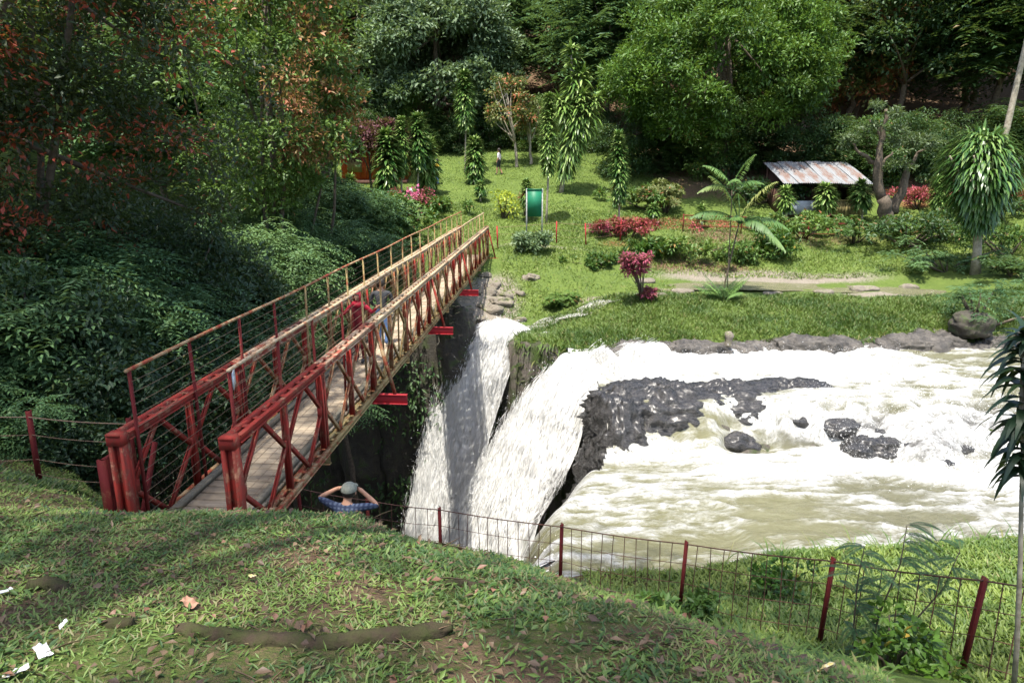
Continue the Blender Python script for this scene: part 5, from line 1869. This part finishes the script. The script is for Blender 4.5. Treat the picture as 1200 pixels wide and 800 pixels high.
Buf().box((W / 2, 1.5, .2), (W + .3, 3.3, .3)).obj('floor', M['hut_dark'], hut)
b = Buf().bar((-.4, -.6, H - .1), (-.4 + W + .8, -.6, H - .1), .02, .02)
V = np.array([(-.4, -.7, H - .25), (W + .4, -.7, H - .25), (W + .4, 1.6, H + .6), (-.4, 1.6, H + .6), (W + .4, 3.9, H - .25), (-.4, 3.9, H - .25)])
V = np.concatenate([V, V - [0, 0, .09]])
Q = [[0, 1, 2, 3], [3, 2, 4, 5], [7, 6, 9, 8], [8, 9, 11, 10], [0, 6, 7, 1], [5, 4, 10, 11], [0, 3, 9, 6], [3, 5, 11, 9], [1, 7, 8, 2], [2, 8, 10, 4]]
Buf().add(V, Q).obj('roof', M['hut_dark'], hut)

# green board
g = ground(626, 282, 34)
D = g.y
t = at(626, 222, D)
sg = thing('notice_board', 'plain green notice board on two grey posts near the bridge end', 'sign', g)
hb = t.z - g.z
for x in (-.42, .42):
    o = Buf().box((0, 0, hb / 2 - .1), (.07, .07, hb + .3)).obj('post', M['post_grey'], sg)
    o.location.x = x
Buf().box((0, -.045, hb - .72), (.76, .03, 1.42)).obj('board', M['sign_green'], sg)
Buf().box((0, -.06, hb - .0), (.84, .05, .05)).obj('frame', M['sign_green'], sg)

# ------------------------------------------------------------------ people
def person(name, label, J, clothes, loc, rz, scale=1.0, hands=True, extra=None):
    """one skinned body from named joints (facing +Y), coloured by limb"""
    root = thing(name, label, 'person', loc, rz)
    root.scale = (scale,) * 3
    R = dict(pelvis=.13, waist=.118, chest=.135, neckb=.07, neck=.052, head=.088, crown=.082, top=.05,
             lsh=.062, lel=.046, lwr=.031, lha=.034, rsh=.062, rel=.046, rwr=.031, rha=.034,
             lhip=.095, lkn=.062, lan=.042, lto=.036, rhip=.095, rkn=.062, ran=.042, rto=.036)
    E = [('pelvis', 'waist'), ('waist', 'chest'), ('chest', 'neckb'), ('neckb', 'neck'), ('neck', 'head'), ('head', 'crown'), ('crown', 'top'),
         ('chest', 'lsh'), ('lsh', 'lel'), ('lel', 'lwr'), ('lwr', 'lha'), ('chest', 'rsh'), ('rsh', 'rel'), ('rel', 'rwr'), ('rwr', 'rha'),
         ('pelvis', 'lhip'), ('lhip', 'lkn'), ('lkn', 'lan'), ('lan', 'lto'), ('pelvis', 'rhip'), ('rhip', 'rkn'), ('rkn', 'ran'), ('ran', 'rto')]
    names = list(R)
    J = {k: Vector(v) for k, v in J.items()}
    V = [J[k] for k in names]
    ed = [(names.index(a), names.index(b)) for a, b in E]
    rad = [R[k] for k in names]
    if hands:
        for s in 'lr':
            h, w = J[s + 'ha'], J[s + 'wr']
            d = (h - w).normalized()
            sd = d.cross(Vector((0, .3, 1))).normalized()
            up = sd.cross(d)
            for k, (off, ln) in enumerate(((-.027, .062), (-.009, .072), (.009, .07), (.026, .055), (.04, .05))):
                base = h + sd * off * (1 if k < 4 else .9) - d * (.03 if k == 4 else -.01)
                dirn = d if k < 4 else (d * .6 + sd * .8).normalized()
                m = base + dirn * ln * .55 + up * .004
                t = m + (dirn - up * .5).normalized() * ln * .5
                i0 = len(V)
                V += [m, t]
                rad += [.0095, .008]
                ed += [(names.index(s + 'ha'), i0), (i0, i0 + 1)]
    me = bpy.data.meshes.new('body_cage')
    me.from_pydata([tuple(v) for v in V], ed, [])
    ob = bpy.data.objects.new('body_cage', me)
    col.objects.link(ob)
    md = ob.modifiers.new('skin', 'SKIN')
    md.use_smooth_shade = True
    for k, sv in enumerate(me.skin_vertices[0].data):
        sv.radius = (rad[k], rad[k])
        sv.use_root = (k == 0)
    sb = ob.modifiers.new('sub', 'SUBSURF')
    sb.levels = sb.render_levels = 2
    dg = bpy.context.evaluated_depsgraph_get()
    out = bpy.data.meshes.new_from_object(ob.evaluated_get(dg))
    bpy.data.objects.remove(ob)
    out.name = 'body'
    # colour by the nearest bone
    mats, idx = [], {}
    seg = []
    for a, b in E:
        nm = b
        part = ('head' if nm in ('neck', 'head', 'crown', 'top') else 'hand' if nm in ('lha', 'rha') else 'fore' if nm in ('lwr', 'rwr') else 'arm' if nm in ('lel', 'rel') else 'shoe' if nm in ('lto', 'rto') else 'shin' if nm in ('lan', 'ran') else 'leg' if nm in ('lkn', 'rkn', 'lhip', 'rhip') else 'torso')
        seg.append((J[a], J[b], part))
    for p in set(clothes.values()):
        idx[p] = len(mats)
        mats.append(p)
        out.materials.append(M[p])
    co = np.empty(len(out.vertices) * 3, np.float32)
    out.vertices.foreach_get('co', co)
    co = co.reshape(-1, 3)
    cen = np.array([co[list(p.vertices)].mean(0) for p in out.polygons])
    best, bi = np.full(len(cen), 1e9), np.zeros(len(cen), int)
    for k, (a, b, part) in enumerate(seg):
        a_, b_ = np.array(a), np.array(b)
        d = b_ - a_
        t = np.clip(((cen - a_) @ d) / (d @ d), 0, 1)
        ds = np.linalg.norm(cen - (a_ + t[:, None] * d), axis=1)
        u = ds < best
        best[u] = ds[u]
        bi[u] = idx[clothes[part]]
    out.polygons.foreach_set('material_index', bi.astype(np.int32))
    out.polygons.foreach_set('use_smooth', np.ones(len(bi), bool))
    link('body', out, root)
    if extra:
        extra(root, J)
    return root


def stand_pose(**kw):
    J = dict(pelvis=(0, 0, .93), waist=(0, 0, 1.08), chest=(0, .01, 1.28), neckb=(0, 0, 1.41), neck=(0, .01, 1.47), head=(0, .02, 1.56), crown=(0, .02, 1.62), top=(0, .015, 1.68),
             lsh=(-.18, 0, 1.37), lel=(-.24, -.02, 1.09), lwr=(-.24, .07, .86), lha=(-.24, .09, .79), rsh=(.18, 0, 1.37), rel=(.24, -.02, 1.09), rwr=(.24, .07, .86), rha=(.24, .09, .79),
             lhip=(-.09, 0, .88), lkn=(-.1, .02, .48), lan=(-.1, -.02, .08), lto=(-.11, .13, .035), rhip=(.09, 0, .88), rkn=(.1, .02, .48), ran=(.1, -.02, .08), rto=(.11, .13, .035))
    J.update(kw)
    return J


def ball_part(name, mat, root, c, r, cut=None, n=18):
    th, ph = np.linspace(0, np.pi, n), np.linspace(0, 2 * np.pi, 2 * n, endpoint=False)
    T, P = np.meshgrid(th, ph, indexing='ij')
    V = np.stack([np.sin(T) * np.cos(P), np.sin(T) * np.sin(P), np.cos(T)], -1).reshape(-1, 3)
    m = 2 * n
    i = np.arange(n - 1)[:, None] * m
    j = np.arange(m)[None]
    k = (j + 1) % m
    Q = np.stack([i + j, i + m + j, i + m + k, i + k], -1).reshape(-1, 4)
    if cut is not None:
        Q = Q[[cut(V[q].mean(0)) for q in Q]]
    V = V * np.asarray(r) + np.asarray(c)
    return Buf().add(V, Q).obj(name, M[mat], root, True)


def face(root, J):
    h = J['head']
    for s in (-1, 1):
        ball_part('eye', 'hair', root, (h.x + s * .033, h.y + .083, h.z + .01), (.011, .008, .007), n=7)
        ball_part('ear', 'skin', root, (h.x + s * .092, h.y, h.z), (.012, .022, .032), n=8)
    ball_part('nose', 'skin', root, (h.x, h.y + .096, h.z - .02), (.014, .02, .022), n=8)
    ball_part('mouth', 'cloth_maroon', root, (h.x, h.y + .084, h.z - .055), (.024, .008, .007), n=7)


def hair(root, J, long=0):
    h = J['crown']
    ball_part('hair', 'hair', root, (h.x, h.y - .012, h.z - .015), (.108, .118, .118), lambda v: v[2] > .1 - .8 * (v[1] < .25))
    if long:
        ball_part('hair', 'hair', root, (h.x, h.y - .09, h.z - .12), (.09, .05, .16))


def veil(root, J):
    h = J['crown']
    ball_part('hood', 'cloth_red', root, (h.x, h.y - .012, h.z - .035), (.118, .130, .142), lambda v: not (v[1] > .62 and abs(v[0]) < .6 and abs(v[2]) < .65))
    ball_part('hood_drape', 'cloth_red', root, (h.x, h.y - .02, h.z - .21), (.165, .14, .10))
    face(root, J)


def on_deck(y, x=0):
    return bridge_pt(x, y, .158)


def bridge_pt(x, y, z):
    return Vector((BR.x + x * math.cos(AZ) + y * math.sin(AZ), BR.y - x * math.sin(AZ) + y * math.cos(AZ), z))


person('person', 'person in a red hood and red jacket holding the bridge rail with one arm out', stand_pose(
    lsh=(-.18, 0, 1.37), lel=(-.36, .03, 1.22), lwr=(-.50, .10, 1.36), lha=(-.55, .13, 1.40), rsh=(.18, 0, 1.37), rel=(.33, .02, 1.20), rwr=(.45, .12, 1.12), rha=(.49, .17, 1.10),
    lkn=(-.1, .10, .48), lan=(-.1, .05, .08), lto=(-.1, .20, .035)),
    dict(head='skin', torso='cloth_maroon', arm='cloth_red', fore='cloth_red', hand='skin', leg='cloth_maroon', shin='cloth_maroon', shoe='cloth_black'), on_deck(8.0, -.10), math.radians(168), .98, True, veil)
person('person', 'person in a black jacket and blue jeans walking ahead on the bridge', stand_pose(
    lsh=(-.21, 0, 1.36), rsh=(.21, 0, 1.36), lel=(-.28, .04, 1.10), lwr=(-.20, .20, .98), lha=(-.17, .26, .97), rel=(.28, .04, 1.10), rwr=(.22, .2, .98), rha=(.19, .26, .97),
    rkn=(.1, -.04, .48), ran=(.1, -.2, .10), rto=(.1, -.09, .04), lkn=(-.1, .14, .49), lan=(-.1, .14, .08), lto=(-.1, .29, .035)),
    dict(head='skin', torso='cloth_black', arm='cloth_black', fore='cloth_black', hand='skin', leg='cloth_jeans', shin='cloth_jeans', shoe='cloth_white'), on_deck(9.6, .02), -AZ + .15, 1.0, True, lambda r, J: (hair(r, J), face(r, J)))


def cap(root, J):
    h = J['crown']
    ball_part('cap', 'cap', root, (h.x, h.y - .008, h.z - .012), (.112, .122, .105), lambda v: v[2] > -.12)
    V, n = [], 12
    for k in range(n):
        a = math.pi * k / (n - 1)
        V += [(h.x + .105 * math.cos(a), h.y + .06 + .05 * math.sin(a), h.z + .0), (h.x + .098 * math.cos(a), h.y + .07 + .13 * math.sin(a), h.z - .012)]
    V = np.array(V)
    V = np.concatenate([V, V - [0, 0, .008]])
    Q = [[2 * k, 2 * k + 1, 2 * k + 3, 2 * k + 2] for k in range(n - 1)]
    Q += [[a + 2 * n for a in q[::-1]] for q in Q]
    Buf().add(V, Q).obj('cap_peak', M['cap'], root)
    ball_part('hair', 'hair', root, (h.x, h.y - .015, h.z - .045), (.098, .108, .09), lambda v: v[1] < .2 and v[2] < .2)
    face(root, J)


c = at(404, 572, 8.9)
zg = gz(c.x, 8.9)
person('person', 'man in a grey cap and plaid shirt, elbows raised, at the wire fence', stand_pose(
    pelvis=(0, -.08, .93), waist=(0, -.05, 1.08), chest=(0, .02, 1.27), neckb=(0, .05, 1.40), neck=(0, .07, 1.46), head=(.02, .10, 1.55), crown=(.02, .11, 1.61), top=(.02, .10, 1.67),
    lsh=(-.19, .03, 1.37), lel=(-.43, .10, 1.44), lwr=(-.22, .22, 1.53), lha=(-.14, .23, 1.55), rsh=(.19, .03, 1.37), rel=(.43, .10, 1.37), rwr=(.20, .22, 1.49), rha=(.13, .24, 1.53)),
    dict(head='skin', torso='cloth_plaid', arm='cloth_plaid', fore='skin', hand='skin', leg='cloth_jeans', shin='cloth_jeans', shoe='cloth_black'), (c.x, 8.9, c.z - 1.66), -.12, 1.0, True, cap)
g = ground(585, 205, 40)
person('person', 'walker in a white top and black shorts far up on the lawn', stand_pose(lkn=(-.1, .1, .49), lan=(-.1, .12, .08), lto=(-.1, .26, .035), ran=(.1, -.18, .1), rto=(.1, -.06, .04)),
       dict(head='skin', torso='cloth_white', arm='cloth_white', fore='skin', hand='skin', leg='cloth_black', shin='skin', shoe='cloth_black'), g, 1.2, 1.08, False, lambda r, J: (hair(r, J, 1), face(r, J)))
g = ground(513, 217, 40)
person('person', 'visitor in a yellow top and blue trousers behind a dracaena near the hut', stand_pose(),
       dict(head='skin', torso='cloth_yellow', arm='cloth_yellow', fore='skin', hand='skin', leg='cloth_jeans', shin='cloth_jeans', shoe='cloth_black'), g, 2.0, 1.0, False, lambda r, J: (hair(r, J), face(r, J)))

# ------------------------------------------------------------------ roots, stones and litter on the near bank
def root_log(label, pts, r, seed):
    rg = np.random.default_rng(seed)
    P = []
    for u, v in pts:
        g = ground(u, v, 2.4, 9, .02)
        P.append((g.x, g.y, g.z + r * .12))
    P = np.array(P)
    q = np.linspace(0, 1, 90)
    Q = np.stack([np.interp(q, np.linspace(0, 1, len(P)), P[:, k]) for k in range(3)], 1)
    Q[:, 2] += (fbm(Q, 3, 3, seed) - .5) * .05
    R = r * (.75 + .6 * fbm(Q + 5, 4, 3, seed)) * np.minimum(1, np.minimum(q, 1 - q) * 9 + .25)
    b = Buf().tube(Q, R, 20)
    V = b.V[0]
    V += (np.stack([fbm(V, 9, 5, s, .65) - .5 for s in (1, 2, 3)], 1)) * r * 1.5
    o = b.obj('root', M['bark_moss'], smooth=True)
    return tag(o, label, 'root', 'surface roots on the foreground bank')


root_log('long mossy root lying across the foreground turf', [(205, 738), (240, 744), (300, 754), (390, 757), (470, 748), (530, 742)], .05, 1)
root_log('short stub of root left of the long mossy root', [(122, 733), (140, 733), (158, 731)], .035, 2)
root_log('dark root hump at the left edge of the foreground', [(30, 690), (55, 686), (78, 692)], .05, 3)
root_log('small dark root hump near the bank edge at the right', [(522, 688), (540, 685), (560, 688)], .03, 4)
root_log('thin dark curved root below the long mossy root', [(335, 790), (355, 783), (380, 782)], .018, 5)


def scrap(name, label, cat, u, v, sx, sy, mat, seed, lift=.04, group=None, tilt=.3):
    rg = np.random.default_rng(seed)
    g = ground(u, v, 2.4, 9, .02)
    n = 9
    a = np.linspace(-.5, .5, n)
    X, Y = np.meshgrid(a, a)
    Z = (fbm(np.stack([X, Y, X * 0 + seed], -1).reshape(-1, 3), 3.2, 3, seed).reshape(n, n) - .5) * .55 * sx
    edge = 1 - .18 * fbm(np.stack([X, Y, X * 0 + 9 + seed], -1).reshape(-1, 3), 5, 2, seed).reshape(n, n)
    V = np.stack([X * sx * edge, Y * sy * edge, Z], -1).reshape(-1, 3)
    i = (np.arange(n - 1)[:, None] * n + np.arange(n - 1)[None]).ravel()
    F = np.stack([i, i + 1, i + 1 + n, i + n], 1)
    V = np.concatenate([V, V - [0, 0, .0015]])
    b = Buf().add(V, np.concatenate([F, F[:, ::-1] + n * n]))
    o = b.obj(name, M[mat])
    o.location = (g.x, g.y, g.z + lift)
    o.rotation_euler = (-.25 + rg.normal() * tilt, rg.normal() * tilt, rg.uniform(-1, 1))
    return tag(o, label, cat, group)


scrap('paper_scrap', 'crumpled white paper scrap on the turf at the lower left', 'litter', 52, 771, .11, .07, 'paper', 1)
scrap('paper_scrap', 'white paper scrap in the bottom left corner of the turf', 'litter', 20, 796, .12, .06, 'paper', 2)
scrap('paper_scrap', 'small white scrap between the paper and the root stub', 'litter', 75, 738, .06, .03, 'paper', 3)
scrap('paper_scrap', 'pale scrap at the left edge of the turf', 'litter', 5, 700, .10, .06, 'paper', 4)
scrap('wrapper', 'yellow snack wrapper on the turf near the right fence posts', 'litter', 966, 792, .12, .07, 'wrapper_yellow', 5, .06)
scrap('fallen_leaf', 'curled pinkish brown fallen leaf left of the long root', 'fallen leaf', 223, 714, .10, .07, 'leaf_scrap_pink' if 'leaf_scrap_pink' in M else 'skin', 6, .05)
scrap('fallen_leaf', 'yellow green fallen leaf in the middle of the turf', 'fallen leaf', 297, 683, .045, .07, 'wrapper_yellow', 7, .05)
